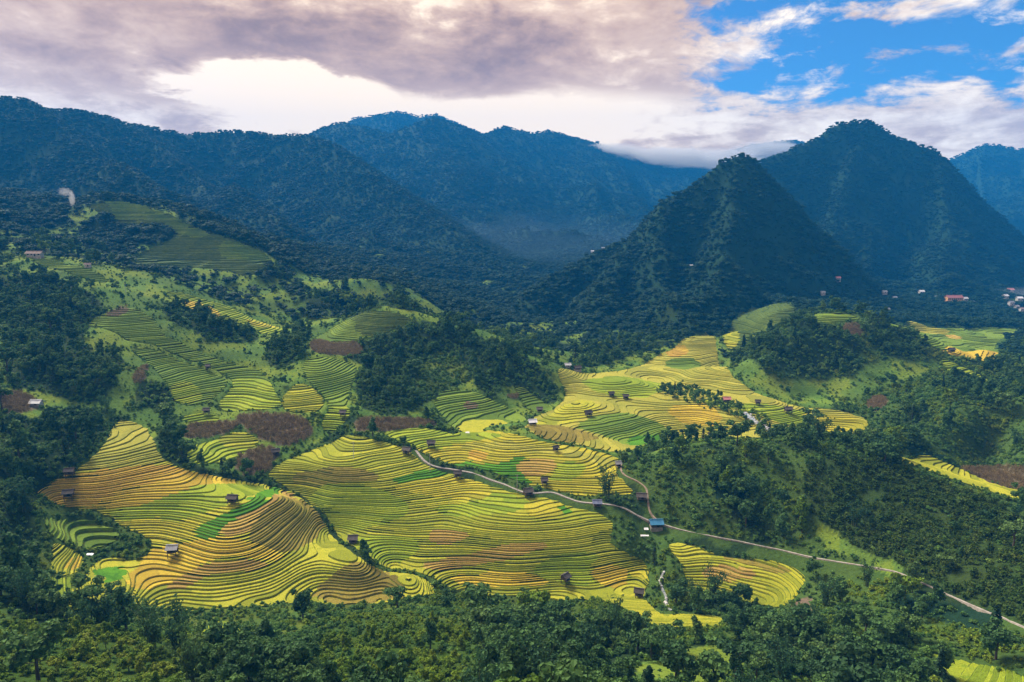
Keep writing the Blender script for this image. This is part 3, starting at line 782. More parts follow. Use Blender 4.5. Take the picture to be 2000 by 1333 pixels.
# ------------------------------------------------------------------ rice terraces
ZONES = [
    dict(key='nose', label='golden and lime rice terraces on the broad nose at the lower left', h=0.46, g=0.6, base='yg',
         poly=[(224, 818), (262, 822), (290, 838), (305, 870), (312, 888), (330, 903), (372, 920), (455, 936), (530, 947), (575, 961), (612, 990), (640, 1030), (662, 1060), (700, 1092), (745, 1112), (800, 1120), (845, 1140), (850, 1155), (830, 1168), (760, 1175), (660, 1178), (590, 1176), (500, 1183), (430, 1188), (345, 1193), (300, 1182), (235, 1180), (190, 1174), (160, 1190), (132, 1188), (130, 1165), (160, 1130), (185, 1092), (210, 1088), (270, 1094), (300, 1072), (285, 1045), (235, 1030), (215, 1005), (160, 992), (115, 985), (75, 965), (72, 952), (110, 932), (150, 920), (195, 882), (215, 850)],
         patches=[('pale', [(210, 800), (300, 815), (315, 880), (335, 905), (210, 916), (130, 918), (190, 875)]),
                  ('orange', [(60, 955), (115, 925), (196, 918), (315, 904), (375, 918), (350, 936), (245, 948), (210, 976), (157, 990), (95, 978)]),
                  ('gold', [(245, 948), (350, 934), (375, 918), (465, 936), (462, 944), (350, 969), (245, 990), (150, 994), (210, 976)]),
                  ('lime', [(200, 995), (315, 976), (462, 944), (535, 946), (490, 976), (385, 1011), (297, 1004), (238, 1021)]),
                  ('yellow', [(230, 1021), (297, 1004), (371, 1021), (472, 979), (480, 986), (371, 1032), (395, 1039), (315, 1060), (230, 1040)]),
                  ('bright', [(378, 1032), (437, 1004), (490, 979), (525, 945), (550, 952), (525, 979), (472, 1004), (427, 1035), (425, 1049), (395, 1048)]),
                  ('tan', [(427, 1035), (472, 1004), (525, 979), (548, 955), (580, 960), (560, 976), (507, 1007), (483, 1049), (427, 1048)]),
                  ('olive', [(483, 1049), (507, 1007), (574, 968), (620, 988), (640, 1028), (612, 1056), (570, 1081), (507, 1067)]),
                  ('gold', [(300, 1060), (472, 1053), (560, 1081), (539, 1098), (395, 1095), (385, 1116), (332, 1144), (235, 1146), (265, 1108)]),
                  ('tan', [(395, 1102), (455, 1091), (539, 1102), (490, 1116), (402, 1123), (367, 1147), (315, 1151), (350, 1126)]),
                  ('bright', [(186, 1106), (260, 1102), (222, 1142), (180, 1126)]),
                  ('olive', [(600, 1150), (677, 1098), (747, 1112), (800, 1145), (764, 1172), (650, 1182)])]),
    dict(key='left_gold', label='small gold rice plots beside the stream on the far left', h=0.45, g=0.8, base='yg',
         poly=[(100, 1062), (125, 1062), (170, 1090), (150, 1118), (110, 1122), (95, 1100)], patches=[('gold', [(130, 1085), (180, 1085), (150, 1112), (120, 1110)])]),
    dict(key='left_low', label='small dull green rice plots above the left bamboo thicket', h=0.5, g=0.8, base='lime',
         poly=[(80, 1125), (150, 1122), (135, 1160), (100, 1165)], patches=[]),
    dict(key='left_wide', label='wide dark green terraces left of the tin roofed hut', h=1.1, g=0.8, base='green',
         poly=[(82, 1000), (150, 1002), (212, 1028), (240, 1040), (215, 1062), (150, 1066), (90, 1045)], patches=[('yellow', [(95, 1038), (160, 1036), (150, 1050), (100, 1050)])]),
    dict(key='forest_plot', label='yellow green rice plot among the foreground trees', h=0.45, g=0.7, base='lime',
         poly=[(392, 1222), (430, 1212), (470, 1220), (492, 1242), (440, 1258), (400, 1266)], patches=[]),
    dict(key='middle', label='lime and yellow rice terraces below the concrete path in the middle', h=0.4, g=0.6, base='yg',
         poly=[(515, 930), (545, 905), (600, 882), (640, 866), (680, 848), (720, 856), (770, 868), (800, 880), (818, 899), (850, 917), (905, 931), (960, 948), (1020, 968), (1075, 971), (1110, 989), (1160, 997), (1185, 1010), (1200, 1022), (1190, 1060), (1215, 1078), (1245, 1088), (1265, 1098), (1268, 1140), (1255, 1160), (1275, 1185), (1290, 1200), (1350, 1200), (1400, 1200), (1420, 1215), (1400, 1225), (1280, 1228), (1230, 1205), (1195, 1172), (1100, 1169), (980, 1164), (905, 1158), (850, 1130), (790, 1112), (730, 1095), (680, 1065), (655, 1035), (635, 1005), (600, 975), (560, 950)],
         patches=[('olive', [(560, 925), (640, 912), (740, 920), (733, 944), (600, 955)]),
                  ('lime', [(595, 955), (740, 948), (810, 990), (775, 1018), (687, 1039), (640, 1010)]),
                  ('bright', [(750, 938), (831, 916), (880, 916), (862, 934), (810, 945)]),
                  ('yellow', [(743, 948), (880, 927), (950, 937), (964, 962), (950, 974), (845, 968)]),
                  ('lime', [(964, 955), (1040, 975), (1020, 1000), (900, 1010), (830, 985), (950, 976)]),
                  ('yellow', [(1040, 968), (1110, 985), (1100, 1010), (1040, 1015), (1020, 990)]),
                  ('bright', [(1080, 983), (1110, 988), (1125, 1006), (1100, 1004)]),
                  ('tan', [(838, 1032), (866, 1027), (925, 1039), (897, 1056), (845, 1067)]),
                  ('lime', [(680, 1050), (780, 1040), (830, 1060), (800, 1090), (720, 1090)]),
                  ('tan', [(810, 1104), (897, 1082), (1055, 1054), (1080, 1066), (985, 1095), (915, 1104), (845, 1114)]),
                  ('lime', [(1048, 1102), (1090, 1081), (1180, 1078), (1146, 1109), (1160, 1144), (1107, 1147), (1080, 1133), (1037, 1116)]),
                  ('gold', [(870, 1121), (967, 1114), (1020, 1112), (1090, 1140), (985, 1146), (897, 1139)]),
                  ('gold', [(1146, 1109), (1225, 1097), (1223, 1147), (1174, 1147)]),
                  ('yellow', [(1225, 1080), (1280, 1090), (1275, 1130), (1222, 1120)])]),
    dict(key='above_path', label='yellow rice terraces above the concrete path, with bright green strips', h=0.44, g=0.7, base='yellow',
         poly=[(740, 840), (790, 836), (850, 838), (890, 850), (900, 840), (960, 838), (1000, 850), (1080, 866), (1130, 872), (1205, 890), (1210, 905), (1203, 925), (1225, 945), (1243, 965), (1190, 964), (1140, 970), (1080, 956), (1030, 945), (985, 930), (930, 914), (880, 906), (850, 897), (825, 882), (800, 868), (765, 856)],
         patches=[('lime', [(730, 830), (900, 836), (1010, 850), (900, 862), (840, 880), (760, 862)]),
                  ('pale', [(887, 865), (1055, 868), (1215, 896), (1205, 915), (1090, 888), (915, 876)]),
                  ('bright', [(850, 905), (915, 897), (929, 906), (985, 906), (1018, 884), (1032, 890), (1002, 911), (1032, 932), (1043, 950), (985, 940), (925, 922)]),
                  ('orange', [(915, 876), (957, 879), (946, 902), (915, 895)]),
                  ('tan', [(997, 911), (1037, 892), (1090, 897), (1083, 920), (1034, 932)]),
                  ('lime', [(1090, 900), (1150, 905), (1130, 935), (1060, 945), (1085, 922)])]),
    dict(key='river_flat', label='patchwork of yellow and green paddies on the river flat in mid valley', h=0.4, g=1.1, base='pale',
         poly=[(1020, 838), (1040, 812), (1085, 800), (1110, 770), (1085, 725), (1100, 718), (1150, 730), (1230, 722), (1290, 690), (1330, 668), (1390, 655), (1400, 690), (1418, 722), (1450, 750), (1510, 780), (1570, 796), (1640, 800), (1690, 815), (1698, 830), (1680, 848), (1600, 836), (1540, 845), (1500, 850), (1470, 858), (1380, 852), (1310, 856), (1260, 868), (1220, 886), (1130, 868), (1060, 858)],
         patches=[('yg', [(1085, 800), (1150, 780), (1180, 800), (1100, 830), (1030, 830)]),
                  ('green', [(1110, 832), (1200, 800), (1310, 832), (1300, 856), (1250, 872), (1180, 850)]),
                  ('gold', [(1290, 795), (1390, 785), (1420, 830), (1340, 832)]),
                  ('bright', [(1228, 852), (1305, 848), (1270, 868), (1220, 868)]),
                  ('lime', [(1120, 735), (1290, 740), (1290, 775), (1180, 775)]),
                  ('lime', [(1330, 775), (1500, 790), (1600, 806), (1560, 840), (1440, 800)]),
                  ('orange', [(1290, 685), (1335, 668), (1350, 690), (1310, 700)]),
                  ('green', [(1300, 700), (1370, 700), (1360, 722), (1300, 718)]),
                  ('olive', [(1020, 828), (1110, 832), (1180, 855), (1120, 868), (1050, 858)]),
                  ('yellow', [(1550, 800), (1710, 812), (1690, 850), (1600, 836)])]),
    dict(key='between_corn', label='lime rice terraces between the brown maize fields', h=0.58, g=0.9, base='lime',
         poly=[(375, 868), (440, 846), (470, 838), (515, 862), (480, 880), (455, 900), (420, 904), (372, 907), (362, 885)], patches=[('yg', [(440, 840), (520, 855), (500, 875), (420, 870)])]),
    dict(key='above_corn', label='small yellow green paddies above the brown maize fields', h=0.55, g=0.9, base='lime',
         poly=[(352, 812), (400, 804), (428, 812), (425, 824), (390, 828), (360, 824)], patches=[]),
    dict(key='cone', label='steep green terraced cone on the left hillside', h=0.55, g=1.1, base='green',
         poly=[(245, 679), (287, 675), (350, 703), (420, 728), (451, 745), (420, 780), (350, 796), (325, 752), (294, 710)], patches=[('lime', [(329, 745), (382, 745), (400, 785), (343, 790)])]),
    dict(key='long_spur', label='long green terraced spur running down behind the terraced cone', h=0.6, g=1.2, base='green',
         poly=[(161, 637), (196, 612), (252, 598), (301, 619), (315, 655), (350, 665), (420, 700), (490, 714), (518, 728), (539, 770), (560, 803), (410, 803), (455, 756), (452, 733), (350, 696), (297, 670), (245, 665), (228, 647)],
         patches=[('lime', [(420, 740), (530, 730), (570, 805), (400, 810)]), ('corn', [(200, 612), (250, 597), (255, 606), (225, 622)])]),
    dict(key='yellow_fan', label='fan of yellow green paddies at the mouth of the side valley', h=0.55, g=1.0, base='yg',
         poly=[(536, 801), (574, 747), (609, 752), (637, 780), (623, 807)], patches=[]),
    dict(key='side_valley', label='green paddies in the side valley left of the wooded hill', h=0.6, g=1.2, base='green',
         poly=[(585, 705), (660, 700), (700, 712), (690, 745), (672, 790), (690, 810), (650, 850), (620, 830), (650, 790), (600, 748)], patches=[('lime', [(630, 800), (690, 790), (690, 830), (630, 850)])]),
    dict(key='high_ridge', label='green and gold terraces along the ridge behind the dark clump', h=0.65, g=1.3, base='lime',
         poly=[(315, 562), (420, 588), (490, 620), (577, 645), (520, 655), (490, 640), (437, 630), (380, 606), (343, 591)], patches=[('gold', [(345, 585), (400, 590), (440, 622), (380, 612)]), ('yellow', [(470, 618), (560, 640), (500, 642)])]),
    dict(key='house_plot', label='small green field below the long house on the upper left', h=0.7, g=1.2, base='green',
         poly=[(52, 506), (98, 501), (140, 518), (210, 541), (206, 555), (157, 541), (91, 522)], patches=[]),
    dict(key='hill_top', label='green terraces on top of the dark wooded middle hill', h=0.7, g=1.3, base='green',
         poly=[(615, 655), (660, 630), (720, 609), (790, 614), (812, 630), (740, 655), (690, 665), (620, 668)], patches=[('meadow', [(690, 605), (830, 610), (810, 640), (720, 660), (690, 640)])]),
    dict(key='hill_foot', label='green curved terraces at the foot of the dark wooded hill', h=0.58, g=0.9, base='green',
         poly=[(866, 760), (915, 760), (950, 774), (1002, 798), (1034, 816), (1013, 826), (945, 832), (950, 842), (901, 844), (859, 812), (845, 781)], patches=[('yg', [(900, 815), (1000, 822), (960, 845), (890, 845)]), ('corn', [(905, 783), (935, 785), (930, 798), (905, 797)])]),
    dict(key='hill_toe', label='narrow green terraces on the right toe of the wooded hill', h=0.65, g=0.9, base='green',
         poly=[(1002, 748), (1037, 763), (1080, 791), (1083, 803), (1037, 803), (1013, 774)], patches=[]),
    dict(key='right_field', label='yellow rice terraces right of the stream, below the straight path', h=0.42, g=0.7, base='yg',
         poly=[(1295, 1060), (1366, 1067), (1408, 1087), (1490, 1089), (1573, 1108), (1569, 1145), (1532, 1187), (1490, 1180), (1408, 1158), (1341, 1153), (1333, 1104)], patches=[('tan', [(1387, 1095), (1490, 1116), (1449, 1137), (1366, 1124)]), ('olive', [(1400, 1080), (1580, 1100), (1575, 1118), (1440, 1098)])]),
    dict(key='behind_hill', label='yellow paddies in the hollow behind the near right hill', h=0.5, g=1.0, base='yg',
         poly=[(1727, 886), (1790, 882), (1850, 905), (1900, 925), (2030, 955), (2030, 985), (1930, 958), (1860, 935), (1790, 910)], patches=[]),
    dict(key='far_right', label='dull green and gold fields beyond the round hill on the right', h=0.7, g=1.6, base='green',
         poly=[(1710, 624), (1770, 624), (1800, 637), (1862, 642), (1925, 637), (2020, 642), (2010, 652), (1938, 664), (1958, 690), (1930, 708), (1875, 700), (1837, 685), (1800, 660), (1750, 640)], patches=[('gold', [(1832, 680), (1912, 682), (1960, 690), (1930, 712), (1870, 705)]), ('pale', [(1770, 625), (1800, 637), (1862, 645), (1840, 655), (1780, 645)]), ('tan', [(1845, 650), (1880, 655), (1880, 662), (1850, 660)])]),
    dict(key='round_top', label='green cap of terraces on the round hill at right', h=0.8, g=1.2, base='green',
         poly=[(1572, 622), (1600, 612), (1645, 610), (1690, 624), (1640, 632), (1590, 632)], patches=[]),
    dict(key='right_spur', label='narrow lime terraces down the right spur of the round hill', h=0.7, g=1.0, base='lime',
         poly=[(1832, 695), (1870, 710), (1930, 741), (1965, 760), (1925, 752), (1850, 730)], patches=[]),
    dict(key='saddle', label='dull green terraces on the saddle left of the round hill', h=0.7, g=1.5, base='meadow',
         poly=[(1435, 608), (1500, 594), (1560, 604), (1540, 626), (1480, 655), (1430, 690), (1405, 660)], patches=[('yg', [(1400, 650), (1450, 640), (1440, 690), (1405, 690)])]),
    dict(key='dome', label='broad grassy green terraced dome on the upper left', h=1.05, g=2.0, base='meadow',
         poly=[(165, 400), (240, 391), (295, 404), (400, 454), (505, 486), (545, 522), (500, 547), (430, 524), (350, 522), (270, 520), (230, 510), (290, 480), (352, 458), (300, 436), (200, 422)], patches=[('green', [(160, 390), (300, 400), (420, 455), (380, 470), (300, 425), (200, 420)]), ('green', [(420, 470), (500, 480), (540, 520), (440, 510)])]),
    dict(key='crop_strip', label='smooth pale green crop strip in the lower right corner', h=0.35, g=0.8, base='lime',
         poly=[(1808, 1274), (1850, 1280), (1930, 1300), (2030, 1326), (2030, 1375), (1905, 1375), (1875, 1340), (1845, 1302)], patches=[], ymin=45),
]


def clip(T, c, val, keep_hi=True, want=False):
    """cuts triangles T (n,3,k) at column c == val; returns the kept side and the cut edges"""
    s = (T[:, :, c] - val) * (1 if keep_hi else -1)
    ins = s >= 0
    n = ins.sum(1)
    outp = [T[n == 3]]
    edges = []
    for cnt in (1, 2):
        sel = n == cnt
        if not sel.any():
            continue
        t, si, ii = T[sel], s[sel], ins[sel]
        first = (ii if cnt == 1 else ~ii).argmax(1)
        idx = (first[:, None] + np.arange(3)[None]) % 3
        r = np.arange(len(t))[:, None]
        t, si = t[r, idx], si[r, idx]
        w1 = (si[:, 0] / (si[:, 0] - si[:, 1]))[:, None]
        w2 = (si[:, 0] / (si[:, 0] - si[:, 2]))[:, None]
        a = t[:, 0] + (t[:, 1] - t[:, 0]) * w1
        b = t[:, 0] + (t[:, 2] - t[:, 0]) * w2
        if cnt == 1:
            outp.append(np.stack([t[:, 0], a, b], 1))
        else:
            outp.append(np.stack([a, t[:, 1], t[:, 2]], 1))
            outp.append(np.stack([a, t[:, 2], b], 1))
        edges.append(np.stack([a, b], 1))
    T2 = np.concatenate(outp)
    if want:
        return T2, (np.concatenate(edges) if edges else np.zeros((0, 2, T.shape[2])))
    return T2


def components(F, n):
    """connected pieces of a face list, by shared vertices"""
    lab = np.arange(n)
    while True:
        m = lab[F].min(1)
        new = lab.copy()
        for c in range(F.shape[1]):
            np.minimum.at(new, F[:, c], m)
        new = new[new]
        new = new[new]
        if (new == lab).all():
            return lab
        lab = new


def fringe(E, top, h):
    V = E[:, :, :3].reshape(-1, 3).copy()
    G = E[:, :, 4:6].reshape(-1, 2)
    G = G / np.maximum(np.linalg.norm(G, axis=1), 1e-3)[:, None]
    V[:, 2] = top - 0.66 * h
    V[:, :2] -= G * (0.10 + 0.10 * h)
    return V


def weld(V, tol=0.004):
    k = np.round(V / tol).astype(np.int64)
    _, first, inv = np.unique(k, axis=0, return_index=True, return_inverse=True)
    return V[first], inv.reshape(-1)


ZONE_POLYS = []


def prepare_zone(z):
    P = ground_poly(z['poly'], z.get('ymin', 60.0), 2)
    z['P'] = P
    z['pp'] = [(c, ground_poly(p, z.get('ymin', 60.0), 1)) for c, p in z['patches']]
    ZONE_POLYS.append((P, z['h']))


for _z in ZONES:
    prepare_zone(_z)


def build_zone(z):
    P, h, g = z['P'], z['h'], z['g']
    lo, hi = P.min(0) - g, P.max(0) + g
    xs = np.arange(lo[0], hi[0] + g, g)
    ys = np.arange(lo[1], hi[1] + g, g)
    X, Y = np.meshgrid(xs, ys)
    X = X + (np.arange(len(ys))[:, None] % 2) * g * 0.5
    sd = sdist(P, X, Y) + perlin(X / 4.0, Y / 4.0) * 0.7
    near = sd > -2 * g
    Z = np.full(X.shape, -1e3)
    e = 0.6
    GX, GY = np.zeros(X.shape), np.zeros(X.shape)
    xn, yn = X[near], Y[near]
    zz = height(xn, yn)
    Z[near] = zz
    GX[near] = (height(xn + e, yn) - zz) / e
    GY[near] = (height(xn, yn + e) - zz) / e
    # hand-cut steps: terraces swell, pinch and end
    wob = (perlin(X / 17.0, Y / 17.0) * 0.55 + perlin(X / 7.0 + 50, Y / 7.0) * 0.22) * h
    A = np.stack([X, Y, Z + wob, sd, GX, GY], -1)
    ny, nx = X.shape
    i = np.arange(ny * nx).reshape(ny, nx)
    a, b, c, d = i[:-1, :-1], i[:-1, 1:], i[1:, 1:], i[1:, :-1]
    odd = (np.arange(ny - 1) % 2 == 1)[:, None]
    t1 = np.where(odd[..., None], np.stack([a, b, d], -1), np.stack([a, b, c], -1)).reshape(-1, 3)
    t2 = np.where(odd[..., None], np.stack([b, c, d], -1), np.stack([a, c, d], -1)).reshape(-1, 3)
    A = A.reshape(-1, 6)
    nf = near.ravel()
    tri = np.concatenate([t1, t2])
    tri = tri[nf[tri].all(1)]
    T, border = clip(A[tri], 3, 0.0, True, True)
    root = link('rice_terraces', None, label=z['label'], category='rice terraces', group='rice terraces of the valley')
    ctr = P.mean(0)
    root.location = (ctr[0], ctr[1], float(height(ctr[:1], ctr[1:])[0]))
    inv = Vector(root.location)
    k0, k1 = int(math.floor(T[:, :, 2].min() / h)), int(math.floor(T[:, :, 2].max() / h))
    lev = np.arange(k0 - 2, k1 + 4) * h + np.random.default_rng(len(P)).uniform(-0.3, 0.3, k1 - k0 + 6) * h
    lv = lambda k: lev[k - k0 + 2]
    names = [z['base']] + [c for c, _ in z['pp']]
    zmin, zmax = T[:, :, 2].min(1), T[:, :, 2].max(1)

    def patch_of(C, zc):
        g2 = C[:, 4] ** 2 + C[:, 5] ** 2
        sh = np.clip((C[:, 2] - zc) / np.maximum(g2, 0.01), -5, 5)
        jx = perlin(C[:, 0] / 5.0, C[:, 1] / 5.0) * 0.8
        x, y = C[:, 0] - C[:, 4] * sh + jx, C[:, 1] - C[:, 5] * sh + jx
        pid = np.zeros(len(C), int)
        for q, (_, pp) in enumerate(z['pp']):
            pid[inside(pp, x, y)] = q + 1
        return pid

    L = z.get('plot', 40.0 if P[:, 1].mean() < 300 else 80.0)
    pr = np.random.default_rng(int(abs(ctr[0]) * 7) + 1)

    def plot_of(C, off):
        t = C[:, 0] + 0.3 * C[:, 1] + 7.0 * perlin(C[:, 0] / 23.0, C[:, 1] / 23.0)
        return np.floor(t / L + off).astype(int) % 90

    pieces = []
    tiny = 4.0 if P[:, 1].mean() < 300 else 16.0
    rest_t, rest_e = [], []
    for k in range(k0 - 1, k1 + 2):
        s = (zmax >= lv(k)) & (zmin < lv(k + 1))
        if not s.any():
            continue
        B, E = clip(T[s], 2, lv(k), True, True)
        B = clip(B, 2, lv(k + 1), False)
        if len(B) == 0:
            continue
        u, w = B[:, 1, :2] - B[:, 0, :2], B[:, 2, :2] - B[:, 0, :2]
        area = 0.5 * np.abs(u[:, 0] * w[:, 1] - u[:, 1] * w[:, 0])
        B, area = B[area > 1e-4], area[area > 1e-4]
        if len(B) == 0:
            continue
        zc = 0.5 * (lv(k) + lv(k + 1))
        pid = patch_of(B.mean(1), zc)
        for q in np.unique(pid):
            if q and area[pid == q].sum() < 6.0:
                pid[pid == q] = 0
        pid = pid * 100 + plot_of(B.mean(1), pr.uniform(0, 9))
        _, kb = weld(np.concatenate([B[:, :, :2].reshape(-1, 2), E[:, :, :2].reshape(-1, 2)]), 0.003)
        fb, fe = kb[:len(B) * 3].reshape(-1, 3), kb[len(B) * 3:].reshape(-1, 2)
        owner = np.full(kb.max() + 1, -1)
        for q in np.unique(pid):
            fq = fb[pid == q]
            lab = components(fq, kb.max() + 1)[fq[:, 0]]
            for c in np.unique(lab):
                m = lab == c
                Bc, ar = B[pid == q][m], area[pid == q][m].sum()
                eown = np.isin(fe, np.unique(fq[m])).all(1) & (owner[fe] < 0).all(1) if len(fe) else np.zeros(0, bool)
                Ec = E[eown]
                fec = fe[eown]
                if len(fec):
                    owner[fec.ravel()[:0]] = 1
                if ar < tiny:
                    rest_t.append((k, names[q // 100], Bc))
                    rest_e.append((k, Ec))
                else:
                    pieces.append((k, q, Bc, Ec, fec, ar))
                if len(fe):
                    fe = fe[~eown]
                    E = E[~eown]
        if len(E):
            rest_e.append((k, E))
    pieces.sort(key=lambda p: -p[5])
    for num, (k, q, B, E, fec, ar) in enumerate(pieces):
        if num >= 280:
            rest_t.append((k, names[q // 100], B))
            rest_e.append((k, E))
            continue
        V = B[:, :, :3].reshape(-1, 3).copy()
        V[:, 2] = lv(k)
        F = np.arange(len(V)).reshape(-1, 3)
        if len(E):
            # the rice hangs over the front edge of its paddy
            a = E[:, :, :3].reshape(-1, 3).copy()
            a[:, 2] = lv(k)
            b = fringe(E, lv(k), lv(k) - lv(k - 1))
            n0, n = len(V), len(a)
            i = np.arange(0, n, 2)
            V = np.concatenate([V, a, b])
            F = np.concatenate([F, np.stack([n0 + i, n0 + i + 1, n0 + n + i + 1], -1), np.stack([n0 + i, n0 + n + i + 1, n0 + n + i], -1)])
        V -= np.array(inv)
        V, ix = weld(V)
        F = ix[F]
        F = F[(F[:, 0] != F[:, 1]) & (F[:, 1] != F[:, 2]) & (F[:, 0] != F[:, 2])]
        if len(F) == 0:
            continue
        t = link('terrace', mesh_from('terrace', V, F, MATS[names[q // 100]]), root)
        if len(E):
            lab = components(fec, fec.max() + 1)[fec[:, 0]]
            for c in np.unique(lab):
                Ec = E[lab == c]
                if np.linalg.norm(Ec[:, 0, :2] - Ec[:, 1, :2], axis=1).sum() < (2.5 if tiny < 10 else 6.0):
                    rest_e.append((k, Ec))
                else:
                    link('bank', bank_mesh(Ec, lv(k), lv(k) - lv(k - 1), inv), t)
    if rest_t:
        allv, allf, mi, off = [], [], [], 0
        used = sorted({n for _, n, _ in rest_t})
        for k, nme, B in rest_t:
            V = B[:, :, :3].reshape(-1, 3).copy()
            V[:, 2] = lv(k)
            allv.append(V - np.array(inv))
            allf.append(np.arange(len(V)).reshape(-1, 3) + off)
            mi.append(np.full(len(B), used.index(nme)))
            off += len(V)
        t = link('small_terraces', mesh_from('small_terraces', np.concatenate(allv), np.concatenate(allf), [MATS[n] for n in used], np.concatenate(mi)), root, kind='stuff')
        es = [(k, E) for k, E in rest_e if len(E)]
        if es:
            ms = [bank_arrays(E, lv(k), lv(k) - lv(k - 1), inv) for k, E in es]
            off, vs, fs = 0, [], []
            for V, F in ms:
                vs.append(V)
                fs.append(F + off)
                off += len(V)
            link('small_banks', mesh_from('small_banks', np.concatenate(vs), np.concatenate(fs), MATS['bank'], smooth=True), root, kind='stuff')
    # grassy edge round the whole field
    if len(border):
        V = border[:, :, :3].reshape(-1, 3).copy()
        V[:, 2] = lev[np.searchsorted(lev, V[:, 2]) - 1]
        W = V.copy()
        W[:, 2] -= 3.0
        n = len(border)
        V = np.concatenate([V, W]) - np.array(inv)
        i = np.arange(n)
        F = np.stack([2 * i, 2 * i + 1, 2 * n + 2 * i + 1, 2 * n + 2 * i], -1)
        link('edge_bank', mesh_from('edge_bank', V, F, MATS['bank']), root)


def bank_arrays(E, top, h, inv):
    V = E[:, :, :3].reshape(-1, 3).copy()
    G = E[:, :, 4:6].reshape(-1, 2)
    G = G / np.maximum(np.linalg.norm(G, axis=1), 1e-3)[:, None]
    V[:, 2] = top
    rough = perlin(V[:, 0] * 0.9, V[:, 1] * 0.9) * 0.10
    lip = V.copy()
    lip[:, 2] -= 0.63 * h
    lip[:, :2] -= G * (0.06 + 0.10 * h)
    mid = V.copy()
    mid[:, :2] -= G * (0.16 + 0.16 * h + rough[:, None])
    mid[:, 2] -= h * 0.80
    bot = V.copy()
    bot[:, :2] -= G * (0.16 + 0.40 * h + rough[:, None])
    bot[:, 2] -= h * 1.04
    n = len(V)
    A = np.concatenate([lip, mid, bot]) - np.array(inv)
    i = np.arange(0, n, 2)
    F = np.concatenate([np.stack([i, i + 1, n + i + 1, n + i], -1), np.stack([n + i, n + i + 1, 2 * n + i + 1, 2 * n + i], -1)])
    # one winding everywhere, facing downhill
    e = A[F[:, 1]] - A[F[:, 0]]
    f = A[F[:, 3]] - A[F[:, 0]]
    nr = np.cross(e, f)
    gd = np.concatenate([G[i], G[i]])
    flip = (nr[:, :2] * gd).sum(1) > 0
    F[flip] = F[flip][:, ::-1]
    A2, ix = weld(A)
    F = ix[F]
    ok = (F[:, 0] != F[:, 1]) & (F[:, 2] != F[:, 3])
    return A2, F[ok]


def bank_mesh(E, top, h, inv):
    V, F = bank_arrays(E, top, h, inv)
    return mesh_from('bank', V, F, MATS['bank'], smooth=True)


# ------------------------------------------------------------------ terrain sheets
def zone_drop(x, y):
    d = np.zeros(np.shape(x))
    for P, h in ZONE_POLYS:
        lo, hi = P.min(0) - 3, P.max(0) + 3
        m = (x > lo[0]) & (x < hi[0]) & (y > lo[1]) & (y < hi[1])
        if m.any():
            s = sdist(P, x[m], y[m])
            d[m] = np.maximum(d[m], sstep(s, -0.8, 1.6) * (h * 1.7 + 0.5))
    return d


def build_terrain():
    na, ny = 600, 600
    XX, YY, Z, L = GXX, GYY, GZ, GL
    Z = Z - zone_drop(XX, YY)
    C = cover_at(XX, YY, L)
    rough = np.where(C == CI['mountain'], 1.0, 0.35) * sstep(YY, 60, 200)
    Z = Z + fbm(XX / 9.0, YY / 9.0, 3) * rough * 0.8
    tint = np.array([TINT[k] for k in COVER_NAMES])[C]
    dr = fbm(XX / 28.0 + 60, YY / 28.0, 4)[..., None]
    gr = (C == CI['grass'])[..., None] | (C == CI['low'])[..., None]
    tint = np.where(((C == CI['scrub']) & (L > 0))[..., None], np.array((0.022, 0.048, 0.020)), tint)
    tint = np.where(gr & (dr > 0.12), tint * (1.45, 1.2, 0.9), tint)
    tint = np.where(gr & (dr < -0.22), tint * (0.75, 0.8, 0.85), tint)
    V = np.stack([XX, YY, Z], -1).reshape(-1, 3)
    i = np.arange(ny * na).reshape(ny, na)
    F = np.stack([i[:-1, :-1], i[:-1, 1:], i[1:, 1:], i[1:, :-1]], -1).reshape(-1, 4)
    fl = L.ravel()[F].min(1)
    tint = tint.reshape(-1, 3)
    for k, nm in enumerate(['valley_terrain'] + RN):
        f = F[fl == k]
        if len(f) == 0:
            continue
        u, ix = np.unique(f, return_inverse=True)
        me = mesh_from(nm, V[u], ix.reshape(f.shape), MATS['ground'], smooth=True)
        at = me.attributes.new('tint', 'FLOAT_COLOR', 'POINT')
        at.data.foreach_set('color', np.c_[tint[u], np.ones(len(u))].astype(np.float32).ravel())
        link(nm, me, kind='structure')


build_terrain()
for _z in ZONES:
    build_zone(_z)

# ------------------------------------------------------------------ plants: a few model plants, each one unit tall
PROTO = bpy.data.collections.new('plant_models')        # never linked to the scene


def quads_to_mesh(name, Q, mat, extra=None):
    V = Q.reshape(-1, 3)
    F = np.arange(len(V)).reshape(-1, 4)
    F = np.concatenate([F[:, [0, 1, 2]], F[:, [0, 2, 3]]])
    if extra is not None:
        F = np.concatenate([F, extra[1] + len(V)])
        V = np.concatenate([V, extra[0]])
    return mesh_from(name, V, F, mat)


_ICO = None


def ico():
    global _ICO
    if _ICO is None:
        p = (1 + 5 ** 0.5) / 2
        v = np.array([(-1, p, 0), (1, p, 0), (-1, -p, 0), (1, -p, 0), (0, -1, p), (0, 1, p), (0, -1, -p), (0, 1, -p), (p, 0, -1), (p, 0, 1), (-p, 0, -1), (-p, 0, 1)], float)
        v /= np.linalg.norm(v[0])
        f = np.array([(0, 11, 5), (0, 5, 1), (0, 1, 7), (0, 7, 10), (0, 10, 11), (1, 5, 9), (5, 11, 4), (11, 10, 2), (10, 7, 6), (7, 1, 8), (3, 9, 4), (3, 4, 2), (3, 2, 6), (3, 6, 8), (3, 8, 9), (4, 9, 5), (2, 4, 11), (6, 2, 10), (8, 6, 7), (9, 8, 1)])
        _ICO = (v, f)
    return _ICO


